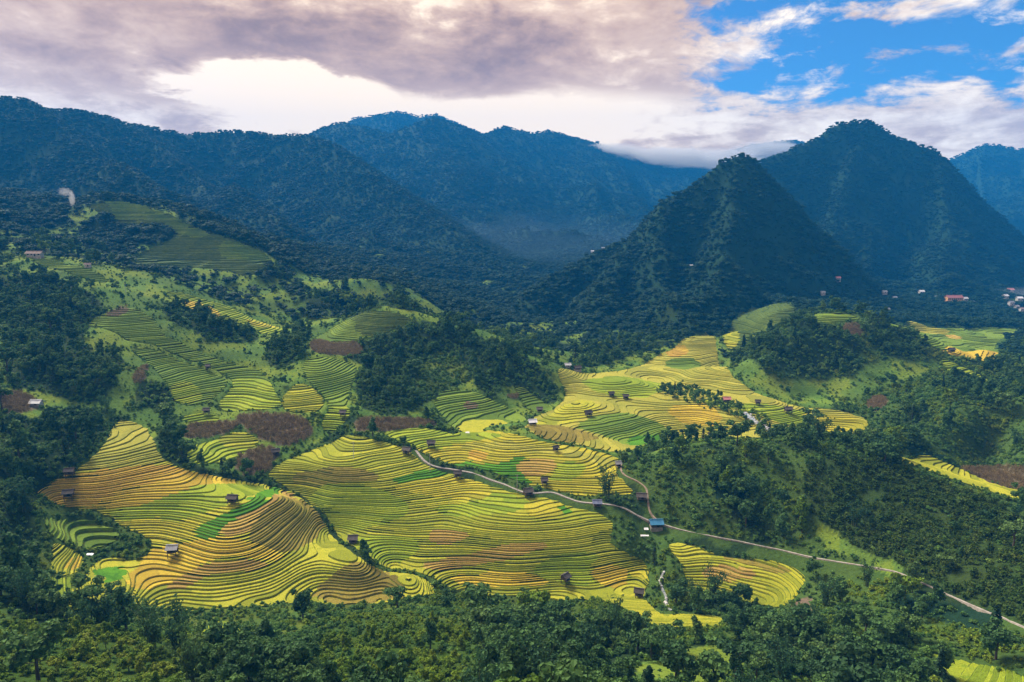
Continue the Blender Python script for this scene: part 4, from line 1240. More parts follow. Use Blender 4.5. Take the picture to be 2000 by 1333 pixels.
def leaf_quads(rs, C, Nrm, size, asp=1.0):
    n = len(C)
    Nrm = Nrm / np.linalg.norm(Nrm, axis=1)[:, None]
    r = rs.normal(size=(n, 3))
    a = np.cross(Nrm, r)
    a /= np.linalg.norm(a, axis=1)[:, None]
    b = np.cross(Nrm, a)
    s = (size * rs.uniform(0.6, 1.35, n))[:, None]
    a, b = a * s, b * s * asp
    bend = Nrm * s * 0.35
    return np.stack([C - a - bend * 0.5, C - b * 0.9 + bend * 0.4, C + a - bend, C + b * 0.9 + bend * 0.2], 1)


def crown(rs, lobes, n, size, core=0.74, up=0.35):
    """leaf clumps over several uneven lobes, with a dark core that shuts out most of the light"""
    L = np.array(lobes, float)
    wgt = (L[:, 3] * L[:, 4])
    pick = rs.choice(len(L), n, p=wgt / wgt.sum())
    d = rs.normal(size=(n, 3))
    d /= np.linalg.norm(d, axis=1)[:, None]
    d[:, 2] = np.where(d[:, 2] < -0.35, -d[:, 2], d[:, 2])
    rad = np.stack([L[pick, 3], L[pick, 3], L[pick, 4]], 1)
    C = L[pick, :3] + d * rad * rs.uniform(0.70, 1.22, n)[:, None]
    Nm = d + rs.normal(size=(n, 3)) * 0.45
    Nm[:, 2] += up
    Q = leaf_quads(rs, C, Nm, size)
    v, f = ico()
    vs, fs = [], []
    for i, l in enumerate(L):
        vv = v * np.array([l[3], l[3], l[4]]) * core * rs.uniform(0.85, 1.1, (12, 1)) + l[:3]
        vs.append(vv)
        fs.append(f + 12 * i)
    return Q, (np.concatenate(vs), np.concatenate(fs))


def tree_lobes(rs, style):
    L = []
    if style == 'broad':
        L.append((rs.uniform(-0.05, 0.05), rs.uniform(-0.05, 0.05), 0.62, 0.20, 0.22))
        for i in range(rs.integers(11, 15)):
            a = rs.uniform(0, 6.28)
            r = rs.uniform(0.14, 0.34)
            L.append((r * math.cos(a), r * math.sin(a), rs.uniform(0.38, 0.90), rs.uniform(0.08, 0.15), rs.uniform(0.07, 0.13)))
    elif style == 'tall':
        for i in range(8):
            zz = 0.36 + 0.58 * i / 7
            r = 0.10 * math.sin(2.2 * (1 - zz) + 0.6)
            a = rs.uniform(0, 6.28)
            L.append((r * math.cos(a), r * math.sin(a), zz, 0.20 * (1.15 - zz) + 0.05, rs.uniform(0.09, 0.13)))
    elif style == 'open':
        for i in range(7):
            a = i * 0.9 + rs.uniform(-0.3, 0.3)
            r = rs.uniform(0.10, 0.33)
            L.append((r * math.cos(a), r * math.sin(a), rs.uniform(0.55, 0.92), rs.uniform(0.10, 0.17), rs.uniform(0.06, 0.10)))
    elif style == 'shrub':
        for i in range(6):
            a = rs.uniform(0, 6.28)
            r = rs.uniform(0.0, 0.42)
            L.append((r * math.cos(a), r * math.sin(a), rs.uniform(0.22, 0.68), rs.uniform(0.22, 0.36), rs.uniform(0.20, 0.32)))
    elif style == 'far':
        L.append((0, 0, 0.62, 0.34, 0.36))
        for i in range(3):
            a = rs.uniform(0, 6.28)
            L.append((0.24 * math.cos(a), 0.24 * math.sin(a), rs.uniform(0.4, 0.8), rs.uniform(0.15, 0.24), 0.18))
    return L


def tube(P, R, seg=5):
    P = np.array(P, float)
    vs, fs = [], []
    for i, (p, r) in enumerate(zip(P, R)):
        for s in range(seg):
            a = 2 * math.pi * s / seg
            vs.append((p[0] + r * math.cos(a), p[1] + r * math.sin(a), p[2]))
        if i:
            for s in range(seg):
                a, b = (i - 1) * seg + s, (i - 1) * seg + (s + 1) % seg
                fs += [(a, b, b + seg), (a, b + seg, a + seg)]
    return np.array(vs), np.array(fs)


def trunk_mesh(rs, L):
    parts = [tube([(0, 0, -0.06), (0.01, 0, 0.2), (0.0, 0.01, 0.45), (0, 0, 0.7)], [0.035, 0.026, 0.020, 0.008])]
    for l in L[1:5]:
        parts.append(tube([(0, 0, 0.28 + 0.3 * l[2] * 0.5), (l[0] * 0.5, l[1] * 0.5, l[2] * 0.8), (l[0] * 0.9, l[1] * 0.9, l[2])], [0.014, 0.010, 0.004], 4))
    off, V, F = 0, [], []
    for v, f in parts:
        V.append(v)
        F.append(f + off)
        off += len(v)
    return mesh_from('trunk', np.concatenate(V), np.concatenate(F), MATS['bark'], smooth=True)


def bamboo_mesh(rs, n_culm=13, leaves=46):
    Q, V, F, off = [], [], [], 0
    for i in range(n_culm):
        a = rs.uniform(0, 6.28)
        lean = rs.uniform(0.05, 0.42)
        hgt = rs.uniform(0.75, 1.0)
        b0 = np.array([math.cos(a), math.sin(a), 0]) * rs.uniform(0.01, 0.09)
        t = np.linspace(0, 1, 7)
        P = b0[None] + np.stack([np.cos(a) * lean * t ** 2.4, np.sin(a) * lean * t ** 2.4, hgt * (t - 0.20 * lean * t ** 4 * 2)], -1)
        v, f = tube(P, 0.010 * (1.05 - t), 4)
        V.append(v)
        F.append(f + off)
        off += len(v)
        tt = rs.uniform(0.22, 1.0, leaves)
        C = np.stack([np.interp(tt, t, P[:, c]) for c in range(3)], -1)
        C += rs.normal(size=C.shape) * np.array([0.045, 0.045, 0.03]) * (1.2 - 0.4 * tt[:, None])
        Nm = rs.normal(size=C.shape) * 0.7 + np.array([math.cos(a), math.sin(a), 0.6])
        Q.append(leaf_quads(rs, C, Nm, 0.030, 0.55))
    return np.concatenate(Q), (np.concatenate(V), np.concatenate(F))


def conifer_quads(rs):
    Q = []
    for i in range(170):
        zz = rs.uniform(0.10, 0.98)
        r = 0.24 * (1 - zz) ** 0.8 * rs.uniform(0.35, 1.05) + 0.012
        a = rs.uniform(0, 6.28)
        C = np.array([[r * math.cos(a), r * math.sin(a), zz - r * 0.25]])
        Q.append(leaf_quads(rs, C, np.array([[math.cos(a) * 0.6, math.sin(a) * 0.6, 0.8]]) + rs.normal(size=(1, 3)) * 0.2, 0.05, 0.8))
    v, f = tube([(0, 0, -0.03), (0, 0, 0.1), (0, 0, 0.55), (0, 0, 0.96)], [0.10, 0.15, 0.085, 0.01], 6)
    return np.concatenate(Q), (v, f)


def crop_quads(rs):
    """cassava-like plant: stems with spread leaves"""
    n = 26
    zz = rs.uniform(0.35, 1.0, n)
    a = rs.uniform(0, 6.28, n)
    r = rs.uniform(0.05, 0.5, n) * (1.25 - 0.5 * zz)
    C = np.stack([r * np.cos(a), r * np.sin(a), zz], -1)
    Nm = np.stack([np.cos(a) * 0.5, np.sin(a) * 0.5, np.ones(n)], -1) + rs.normal(size=(n, 3)) * 0.25
    Q = leaf_quads(rs, C, Nm, 0.20, 0.7)
    return Q, tube([(0, 0, -0.1), (0.02, 0, 0.5), (0, 0.02, 0.9)], [0.05, 0.04, 0.02], 3)


def corn_quads(rs):
    Q = []
    for i in range(5):
        b = np.append(rs.normal(size=2) * 0.28, 0)
        n = 6
        zz = rs.uniform(0.25, 1.0, n)
        a = rs.uniform(0, 6.28, n)
        C = b + np.stack([0.12 * np.cos(a), 0.12 * np.sin(a), zz], -1)
        Nm = np.stack([np.cos(a + 1.57), np.sin(a + 1.57), 0.3 * np.ones(n)], -1)
        Q.append(leaf_quads(rs, C, Nm, 0.15, 0.45))
    return np.concatenate(Q), tube([(0, 0, -0.1), (0, 0, 0.5), (0, 0, 0.95)], [0.03, 0.025, 0.02], 3)


SETS = {}


def proto(setname, mesh):
    c = SETS.get(setname)
    if c is None:
        c = SETS[setname] = bpy.data.collections.new('models_' + setname)
    o = bpy.data.objects.new('%s_%02d' % (setname, len(c.objects)), mesh)
    c.objects.link(o)
    return o


TREE_PARTS = {}          # kind -> list of (crown mesh, trunk mesh)


def build_protos():
    rs = np.random.default_rng(11)
    for kind, matn, styles, n, size in (('broadleaf', 'forest', ['broad', 'broad', 'tall', 'open', 'broad', 'tall'], 620, 0.042), ('young', 'fresh', ['broad', 'broad', 'tall'], 520, 0.050)):
        for st in styles:
            L = tree_lobes(rs, st)
            Q, core = crown(rs, L, n if st != 'open' else 420, size)
            TREE_PARTS.setdefault(kind, []).append((quads_to_mesh('crown', Q, MATS[matn], core), trunk_mesh(rs, L)))
            proto('rest_' + kind, TREE_PARTS[kind][-1][0])
    for i in range(3):
        Q, st = bamboo_mesh(rs)
        crown_m = quads_to_mesh('crown', Q, MATS['bamboo'])
        TREE_PARTS.setdefault('bamboo', []).append((crown_m, mesh_from('culms', st[0], st[1], MATS['culm'], smooth=True)))
        proto('rest_bamboo', crown_m)
    for i in range(2):
        Q, st = conifer_quads(rs)
        TREE_PARTS.setdefault('conifer', []).append((quads_to_mesh('crown', Q, MATS['conifer']), mesh_from('trunk', st[0] * np.array([0.25, 0.25, 1]), st[1], MATS['bark'], smooth=True)))
        proto('rest_conifer', quads_to_mesh('conifer', Q, MATS['conifer'], st))
    for i in range(4):
        Q, core = crown(rs, tree_lobes(rs, 'far'), 70, 0.10, 0.8)
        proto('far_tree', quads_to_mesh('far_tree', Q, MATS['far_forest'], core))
    for i in range(4):
        L = tree_lobes(rs, 'shrub')
        Q, core = crown(rs, L, 90, 0.105, 0.8)
        proto('shrub', quads_to_mesh('shrub', Q, MATS['scrub'], core))
    for i in range(3):
        Q, core = crown(rs, tree_lobes(rs, 'shrub'), 90, 0.105, 0.8)
        proto('fresh_shrub', quads_to_mesh('fresh_shrub', Q, MATS['fresh'], core))
    for i in range(3):
        Q, st = crop_quads(rs)
        proto('crop', quads_to_mesh('crop', Q, MATS['crop'], st))
    for i in range(2):
        Q, st = corn_quads(rs)
        proto('corn', quads_to_mesh('corn', Q, MATS['dry_corn'], st))


build_protos()


def scatter_object(name, setname, P, H, rs, label, width=None):
    """many plants nobody could count, drawn from the model set"""
    n = len(P)
    me = bpy.data.meshes.new(name)
    me.vertices.add(n)
    me.vertices.foreach_set('co', np.asarray(P, np.float32).ravel())
    W = rs.uniform(0.85, 1.25, n) if width is None else width * rs.uniform(0.85, 1.2, n)
    for nm, typ, key, arr in (('rot', 'FLOAT_VECTOR', 'vector', np.c_[rs.normal(size=(n, 2)) * 0.06, rs.uniform(0, 6.283, n)]),
                              ('scl', 'FLOAT_VECTOR', 'vector', np.c_[H * W, H * W, H]), ('idx', 'INT', 'value', rs.integers(0, len(SETS[setname].objects), n))):
        a = me.attributes.new(nm, typ, 'POINT')
        a.data.foreach_set(key, np.asarray(arr, np.int32 if typ == 'INT' else np.float32).ravel())
    o = link(name, me, kind='stuff', label=label)
    g = bpy.data.node_groups.new(name + '_scatter', 'GeometryNodeTree')
    g.interface.new_socket('Geometry', in_out='INPUT', socket_type='NodeSocketGeometry')
    g.interface.new_socket('Geometry', in_out='OUTPUT', socket_type='NodeSocketGeometry')
    gi, go = g.nodes.new('NodeGroupInput'), g.nodes.new('NodeGroupOutput')
    iop = g.nodes.new('GeometryNodeInstanceOnPoints')
    ci = g.nodes.new('GeometryNodeCollectionInfo')
    ci.inputs['Collection'].default_value = SETS[setname]
    ci.inputs['Separate Children'].default_value = True
    ci.inputs['Reset Children'].default_value = True
    g.links.new(gi.outputs[0], iop.inputs['Points'])
    g.links.new(ci.outputs[0], iop.inputs['Instance'])
    iop.inputs['Pick Instance'].default_value = True
    for nm, typ, sock in (('rot', 'FLOAT_VECTOR', 'Rotation'), ('scl', 'FLOAT_VECTOR', 'Scale'), ('idx', 'INT', 'Instance Index')):
        na = g.nodes.new('GeometryNodeInputNamedAttribute')
        na.data_type = typ
        na.inputs['Name'].default_value = nm
        g.links.new(na.outputs['Attribute'], iop.inputs[sock])
    g.links.new(iop.outputs[0], go.inputs[0])
    md = o.modifiers.new('scatter', 'NODES')
    md.node_group = g
    return o


# ------------------------------------------------------------------ paths (laid first so that nothing grows on them)
PATHS = [
    ('path', 'concrete', 0.95, 'pale concrete path winding through the middle terraces to the blue roofed house',
     [(812, 880), (828, 900), (850, 912), (885, 918), (925, 925), (955, 937), (985, 947), (1030, 964), (1075, 962), (1105, 972), (1130, 981), (1165, 984), (1210, 990), (1240, 1004), (1272, 1022)]),
    ('path', 'dirt', 0.7, 'earth path curving round the foot of the near right hill',
     [(1214, 906), (1213, 918), (1222, 930), (1248, 942), (1262, 955), (1265, 975), (1268, 995), (1274, 1008), (1284, 1020)]),
    ('path', 'concrete', 0.6, 'thin grey path along the near right slope, climbing out at the right edge',
     [(1286, 1022), (1310, 1030), (1340, 1038), (1400, 1050), (1450, 1060), (1500, 1070), (1545, 1080), (1600, 1092), (1660, 1102), (1710, 1110), (1750, 1118), (1785, 1133), (1820, 1148), (1850, 1162), (1890, 1180), (1930, 1197), (1970, 1213), (2040, 1240)]),
]
PATH_PTS = []


def spline(P, step=1.2):
    P = np.asarray(P, float)
    n = len(P)
    t = np.arange(n)
    out = []
    for i in range(n - 1):
        p0, p1, p2, p3 = P[max(i - 1, 0)], P[i], P[i + 1], P[min(i + 2, n - 1)]
        m = max(2, int(np.linalg.norm(p2 - p1) / step))
        for s in np.arange(m) / m:
            out.append(0.5 * ((2 * p1) + (-p0 + p2) * s + (2 * p0 - 5 * p1 + 4 * p2 - p3) * s * s + (-p0 + 3 * p1 - 3 * p2 + p3) * s ** 3))
    out.append(P[-1])
    return np.array(out)


def build_paths():
    for name, mat, w, label, px in PATHS:
        C = spline(unproject(px, 60.0)[:, :2])
        d = np.gradient(C, axis=0)
        d /= np.linalg.norm(d, axis=1)[:, None]
        nrm = np.stack([-d[:, 1], d[:, 0]], -1)
        z = height(C[:, 0], C[:, 1]) + 0.22
        z = np.convolve(np.pad(z, 3, 'edge'), np.ones(7) / 7, 'valid')
        ww = w * 0.5 * (1 + 0.12 * perlin(C[:, 0] * 0.4, C[:, 1] * 0.4))[:, None]
        a, b = C + nrm * ww, C - nrm * ww
        rows = [np.c_[a + nrm * 0.25, z - 1.4], np.c_[a, z], np.c_[b, z], np.c_[b - nrm * 0.25, z - 1.4]]
        n = len(C)
        V = np.concatenate(rows)
        i = np.arange(n - 1)
        F = np.concatenate([np.stack([r * n + i, r * n + i + 1, (r + 1) * n + i + 1, (r + 1) * n + i], -1) for r in range(3)])
        link(name, mesh_from(name, V, F, MATS[mat]), kind='structure', label=label)
        PATH_PTS.append(C)


build_paths()
KEEP_OUT = [(c[0], c[1], 1.5) for C in PATH_PTS for c in C[::2]]
KEEP_OUT += [(c[0] * (1 - k / np.hypot(*c)), c[1] * (1 - k / np.hypot(*c)), 1.3) for C in PATH_PTS for c in C[::2] for k in (2.5, 4.5)]

# ------------------------------------------------------------------ huts, houses and other small things
def add_box(V, F, lo, hi):
    b = len(V)
    V += [(x, y, z) for z in (lo[2], hi[2]) for y in (lo[1], hi[1]) for x in (lo[0], hi[0])]
    F += [(b, b + 2, b + 3, b + 1), (b + 4, b + 5, b + 7, b + 6), (b, b + 1, b + 5, b + 4), (b + 2, b + 6, b + 7, b + 3), (b, b + 4, b + 6, b + 2), (b + 1, b + 3, b + 7, b + 5)]


def box_obj(name, mat, parent, *boxes):
    V, F = [], []
    for lo, hi in boxes:
        add_box(V, F, lo, hi)
    return link(name, mesh_from(name, V, F, MATS[mat]), parent)


def gable_mesh(w, d, z0, z1, rise):
    a, b = w / 2, d / 2
    V = [(-a, -b, z0), (a, -b, z0), (a, b, z0), (-a, b, z0), (-a, -b, z1), (a, -b, z1), (a, b, z1), (-a, b, z1), (-a, 0, z1 + rise), (a, 0, z1 + rise)]
    T = [(0, 1, 5), (0, 5, 4), (2, 3, 7), (2, 7, 6), (3, 0, 4), (3, 4, 7), (1, 2, 6), (1, 6, 5), (4, 8, 7), (5, 6, 9), (0, 3, 2), (0, 2, 1)]
    return V, T


def roof_mesh(w, d, z1, rise, ov=0.45, th=0.10, sag=0.0):
    """two pitched sheets with eaves, a little uneven"""
    a, b = w / 2 + ov, d / 2 + ov
    drop = rise * ov / (d / 2)
    V, F = [], []
    n = 6
    for s in (-1, 1):
        o = len(V)
        for t in (0, 1):
            for i in range(n + 1):
                x = -a + 2 * a * i / n
                e = random.uniform(-0.05, 0.05)
                V.append((x, 0.0, z1 + rise + th * t + 0.02 * s - sag * math.sin(math.pi * i / n)))
                V.append((x, s * (b + e), z1 - drop + th * t + e * 0.6))
        k = 2 * (n + 1)
        for i in range(n):
            p = o + 2 * i
            F += [(p + k, p + k + 1, p + k + 3, p + k + 2), (p, p + 2, p + 3, p + 1), (p + 1, p + 3, p + k + 3, p + k + 1), (p, p + k, p + k + 2, p + 2)]
        F += [(o, o + 1, o + k + 1, o + k), (o + 2 * n, o + k + 2 * n, o + k + 2 * n + 1, o + 2 * n + 1)]
    return V, F


def make_hut(name, label, cat, u, v, w, d, roof, wall='board', rz=0.0, stilts=True, wall_h=1.7, group=None, ymin=60.0, windows=0, rise=None):
    p = unproject([(u, v)], ymin)[0]
    # stand on the highest ground under the floor
    cx, sx = math.cos(rz), math.sin(rz)
    cor = [(p[0] + cx * a * w / 2 - sx * b * d / 2, p[1] + sx * a * w / 2 + cx * b * d / 2) for a in (-1, 1) for b in (-1, 1)]
    gz = height([c[0] for c in cor], [c[1] for c in cor])
    z = float(gz.max()) + 0.05
    props = dict(label=label, category=cat)
    if group:
        props['group'] = group
    r = link(name, None, **props)
    r.location = (p[0], p[1], z)
    r.rotation_euler = (0, 0, rz)
    lift = 0.40 if stilts else 0.0
    rise = rise or d * 0.34
    if stilts:
        for a in (-1, 1):
            for b in (-1, 1):
                box_obj('post', 'board', r, ((a * (w / 2 - 0.12) - 0.09, b * (d / 2 - 0.12) - 0.09, -2.5), (a * (w / 2 - 0.12) + 0.09, b * (d / 2 - 0.12) + 0.09, lift)))
        box_obj('platform', 'board', r, ((-w / 2 - 0.15, -d / 2 - 0.5, lift), (w / 2 + 0.15, d / 2 + 0.1, lift + 0.12)))
    else:
        box_obj('footing', 'concrete', r, ((-w / 2 - 0.1, -d / 2 - 0.1, -2.8), (w / 2 + 0.1, d / 2 + 0.1, 0.06)))
    V, F = gable_mesh(w, d, lift + 0.1, lift + wall_h, rise)
    wl = link('wall', mesh_from('wall', V, F, MATS[wall]), r)
    V, F = roof_mesh(w, d, lift + wall_h + 0.03, rise, 0.5 if w < 8 else 0.8, 0.09, 0.08)
    rf = link('roof', mesh_from('roof', V, F, MATS[roof]), r)
    box_obj('ridge_cap', roof, rf, ((-w / 2 - 0.5, -0.16, lift + wall_h + rise + 0.10), (w / 2 + 0.5, 0.16, lift + wall_h + rise + 0.19)))
    box_obj('door', 'dark_inside', r, ((-0.45 + w * 0.1, -d / 2 - 0.03, lift + 0.12), (0.45 + w * 0.1, -d / 2 + 0.06, lift + min(1.6, wall_h - 0.1))))
    for i in range(windows):
        x = -w / 2 + w * (i + 0.5) / windows
        if abs(x - w * 0.1) < 0.9 and windows < 6:
            continue
        box_obj('window', 'dark_inside', r, ((x - 0.5, -d / 2 - 0.03, lift + wall_h * 0.40), (x + 0.5, -d / 2 + 0.06, lift + wall_h * 0.78)))
    KEEP_OUT.append((p[0], p[1], max(w, d) * 0.6 + 0.4))
    # keep the view onto it open
    q = p[:2] * (1 - 4.0 / np.linalg.norm(p[:2]))
    KEEP_OUT.append((q[0], q[1], w * 0.55))
    return r


W, FC, WS, BR = 'weathered_roof', 'fibre_cement_roof', 'white_sheet', 'brown_tile_roof'
HUTS = [
    ('field_hut', 'hut with pale grey sheet roof standing out on the golden left terraces', 338, 1083, 4.0, 3.4, FC, 0.12),
    ('field_hut', 'dark roofed hut beside the bright green strip of the left terraces', 455, 981, 4.2, 3.2, W, -0.1),
    ('field_hut', 'dark hut on the left rim of the golden terraces, the lower of two', 135, 975, 3.8, 3.2, W, 0.3),
    ('field_hut', 'dark hut on the left rim of the golden terraces, the upper of two', 137, 930, 3.6, 3.0, W, 0.2),
    ('field_hut', 'dark boxy hut at the left edge of the middle terraces by the gully', 690, 1059, 3.8, 3.4, W, 0.05),
    ('field_hut', 'small thatched hut alone on the smooth lime paddy', 1104, 1138, 2.9, 3.2, W, 0.8),
    ('field_hut', 'hut on the lower right corner of the middle terraces above the stream', 1248, 1165, 3.4, 3.0, W, -0.25),
    ('field_hut', 'peaked timber hut beside the path at its middle bend', 1031, 967, 4.2, 3.6, W, 0.35),
    ('field_hut', 'low dark hut where the path leaves the green paddies', 894, 932, 3.4, 2.8, W, 0.0),
    ('field_hut', 'brown hut among yellow paddies above the upper end of the path', 842, 873, 4.0, 3.0, W, 0.15),
    ('field_hut', 'hut under the round tree at the upper end of the path', 795, 886, 4.0, 3.2, W, -0.3),
    ('field_hut', 'small hut with slate blue roof straddling the path before the junction', 1166, 990, 3.9, 3.0, 'slate_blue_roof', 0.0),
    ('field_hut', 'long dark hut inside the bend of the earth path', 1253, 978, 4.6, 3.2, W, -0.15),
    ('field_hut', 'tiny pale hut at the head of the earth path under dark trees', 1207, 912, 2.6, 2.4, FC, 0.2),
    ('field_hut', 'small brown hut at the end of the bright green strips above the path', 1063, 946, 2.8, 2.6, W, 0.1),
    ('field_hut', 'hut with white sheet roof at the foot of the dark wooded hill', 1040, 831, 4.6, 3.6, WS, 0.2),
    ('field_hut', 'small hut under the narrow terraces on the toe of the wooded hill', 1054, 805, 3.4, 2.8, W, 0.0),
    ('field_hut', 'small dark hut on the yellow flat right of the wooded hill', 1149, 812, 4.0, 3.0, W, 0.3),
    ('field_hut', 'tiny dark hut in the pale paddies below the green patch', 1085, 881, 2.5, 2.2, W, 0.5),
    ('field_hut', 'hut with reddish roof among the riverside trees', 1419, 785, 4.8, 3.6, 'pink_roof', 0.0),
    ('field_hut', 'dark hut alone on the yellow flat beyond the river', 1539, 806, 4.6, 3.2, W, 0.1),
    ('field_hut', 'small hut left of the hut beyond the river', 1480, 790, 3.0, 2.6, W, -0.2),
    ('field_hut', 'small hut on the paddies above the brown maize fields', 404, 808, 3.2, 2.6, W, 0.1),
    ('field_hut', 'weathered hut between the two brown maize fields', 539, 889, 3.6, 3.0, W, 0.4),
    ('field_hut', 'grey hut in the bushes at the crest of the right hill by the river', 1390, 856, 4.0, 3.0, W, 0.1),
    ('field_hut', 'small brown hut at the top of the river flat near the sharp peak', 1222, 779, 3.6, 2.8, W, 0.0),
    ('field_hut', 'small dark hut beside the brown hut at the top of the river flat', 1194, 774, 3.4, 2.8, W, 0.2),
    ('field_hut', 'tiny hut in the side valley left of the wooded hill', 670, 813, 3.0, 2.6, W, 0.0),
    ('field_hut', 'small hut half way up the long terraced spur', 407, 722, 2.4, 2.2, W, 0.0),
    ('field_hut', 'small hut on the gold fields beyond the round hill', 1858, 689, 4.2, 3.4, W, 0.0),
]
HOUSES = [
    ('house', 'house with bright blue tin roof at the path junction', 1281, 1033, 5.0, 3.6, 'blue_tin_roof', 'board', 0.05, 1.9, 3),
    ('shed', 'white sheet roofed shed on the brown field at the left edge', 72, 794, 5.0, 3.6, WS, 'plaster', 0.0, 1.4, 0),
    ('house', 'long pale house among trees on the upper left hillside', 69, 502, 10.0, 4.0, BR, 'plaster', 0.0, 2.4, 4),
    ('house', 'small white house on the shoulder below the long pale house', 172, 522, 4.5, 3.0, BR, 'plaster', 0.2, 2.0, 1),
    ('house', 'white walled house of the hamlet at the foot of the sharp peak', 1109, 718, 5.0, 3.6, WS, 'plaster', 0.1, 2.0, 2),
    ('house', 'dark roofed house of the hamlet at the foot of the sharp peak', 1128, 724, 5.5, 3.8, W, 'board', 0.3, 2.0, 2),
    ('house', 'white house high on the left shoulder of the sharp peak', 1157, 496, 7.0, 5.0, WS, 'plaster', 0.0, 2.4, 2),
    ('house', 'grey house uphill of the white house on the shoulder of the sharp peak', 1178, 489, 7.0, 5.0, FC, 'plaster', 0.0, 2.4, 2),
    ('house', 'lone white house on the forested face of the sharp peak', 1350, 524, 5.0, 4.0, WS, 'plaster', 0.0, 2.2, 1),
    ('house', 'lone house with pink roof in the forest below the big mountain', 1636, 552, 8.0, 6.0, 'pink_roof', 'plaster', 0.0, 3.5, 2),
    ('schoolhouse', 'long orange school building with red roof in the far village', 1862, 588, 20.0, 8.0, 'pink_roof', 'orange_plaster', 0.0, 5.5, 8),
    ('house', 'white house beside the orange school building', 1884, 589, 8.0, 6.0, WS, 'plaster', 0.2, 4.0, 2),
    ('house', 'small pale house right of the white house by the school', 1898, 594, 6.0, 5.0, FC, 'plaster', 0.0, 3.0, 1),
    ('house', 'pale house at the left end of the far village', 1799, 575, 8.0, 6.0, WS, 'plaster', 0.1, 3.5, 2),
    ('house', 'low pale house between the village end and the school', 1830, 583, 9.0, 6.0, FC, 'plaster', 0.0, 2.6, 2),
    ('house', 'pale roofed house among trees below the pink roofed house', 1607, 574, 8.0, 6.0, FC, 'plaster', 0.0, 2.6, 1),
    ('house', 'grey roofed house in the trees behind the round hill top', 1727, 576, 9.0, 6.0, FC, 'plaster', 0.0, 2.6, 1),
    ('house', 'second grey roofed house behind the round hill top', 1747, 585, 8.0, 6.0, FC, 'plaster', 0.2, 2.6, 1),
    ('house', 'long grey roofed house just above the round hill top', 1731, 607, 11.0, 6.0, FC, 'plaster', 0.0, 2.4, 1),
    ('house', 'tall house with pink roof at the upper edge of the town', 1972, 572, 11.0, 8.0, 'pink_roof', 'plaster', 0.0, 5.0, 3),
    ('house', 'pale house below the pink roofed house of the town', 1963, 584, 9.0, 7.0, WS, 'plaster', 0.3, 5.0, 3),
    ('house', 'white town house at the right edge of the picture', 1990, 590, 9.0, 7.0, WS, 'plaster', 0.0, 6.0, 3),
    ('house', 'grey town house among trees left of the white town house', 1974, 597, 9.0, 7.0, FC, 'plaster', 0.1, 5.0, 3),
    ('house', 'lowest town house at the right edge of the picture', 1996, 610, 9.0, 7.0, BR, 'plaster', 0.0, 6.0, 3),
    ('house', 'small town house between the lowest and the grey one', 1985, 604, 7.0, 6.0, FC, 'plaster', 0.2, 4.0, 2),
]


WIDTH_PX = [24, 20, 30, 11, 11, 13, 6, 6, 5, 9, 32, 10, 7, 10, 9, 8, 9, 8, 12, 12, 10, 11, 10, 10, 8]


def build_buildings():
    for nm, lab, u, v, w, d, roof, rz in HUTS:
        make_hut(nm, lab, 'hut', u, v, w * 0.70, d * 0.72, roof, 'board', rz, True, 1.25, 'field huts')
    far = unproject([(h[2], h[3]) for h in HOUSES], 60.0)
    for (nm, lab, u, v, w, d, roof, wall, rz, wh, nw), px, p in zip(HOUSES, WIDTH_PX, far):
        w2 = px * project(p)[2] / FPX / 1.1
        k = w2 / w
        make_hut(nm, lab, 'house', u, v, w2, d * k, roof, wall, rz, False, wh * k, 'houses of the valley', windows=nw)


build_buildings()


def rock_mesh(rs):
    v, f = ico()
    return mesh_from('boulder', v * rs.uniform(0.65, 1.15, (12, 1)) * np.array([1.2, 1.0, 0.65]), f, MATS['pale_rock'])


def build_stream():
    rs = np.random.default_rng(4)
    rocks = [rock_mesh(rs) for _ in range(4)]
    for label, px, w, n, where in (('white water stream among pale boulders beyond the right hill', [(1452, 806), (1464, 815), (1474, 823), (1488, 832), (1500, 838), (1514, 848)], 3.0, 34, 'pale boulder in the stream beyond the right hill'),
                                   ('little stream in the gully between the middle and right fields', [(1296, 1118), (1291, 1130), (1290, 1142), (1296, 1155), (1301, 1168), (1302, 1182), (1312, 1194)], 0.6, 14, 'pale boulder in the gully stream between the fields')):
        C = spline(unproject(px, 60.0)[:, :2], 1.0)
        d = np.gradient(C, axis=0)
        d /= np.linalg.norm(d, axis=1)[:, None]
        nrm = np.stack([-d[:, 1], d[:, 0]], -1)
        z = height(C[:, 0], C[:, 1]) + 0.25
        V = np.concatenate([np.c_[C + nrm * w / 2, z], np.c_[C - nrm * w / 2, z], np.c_[C + nrm * (w / 2 + 0.6), z - 1.5], np.c_[C - nrm * (w / 2 + 0.6), z - 1.5]])
        m = len(C)
        i = np.arange(m - 1)
        F = np.concatenate([np.stack([i, i + 1, m + i + 1, m + i], -1), np.stack([2 * m + i, 2 * m + i + 1, i + 1, i], -1), np.stack([m + i, m + i + 1, 3 * m + i + 1, 3 * m + i], -1)])
        link('stream', mesh_from('stream', V, F, MATS['water']), kind='structure', label=label)
        for c in C[::2]:
            KEEP_OUT.append((c[0], c[1], w * 0.5 + 0.6))
        for k in range(n):
            j = rs.integers(0, m)
            o = rs.normal() * w * 0.42
            s = rs.uniform(0.35, 0.95) * (1.0 if w > 2 else 0.7)
            b = link('boulder', rocks[k % 4], label=where, category='boulder', group=where.replace('boulder', 'boulders'))
            q = C[j] + nrm[j] * o
            b.location = (q[0], q[1], z[j] - 0.05)
            b.scale = (s, s, s)
            b.rotation_euler = (0, 0, rs.uniform(0, 6.28))


build_stream()


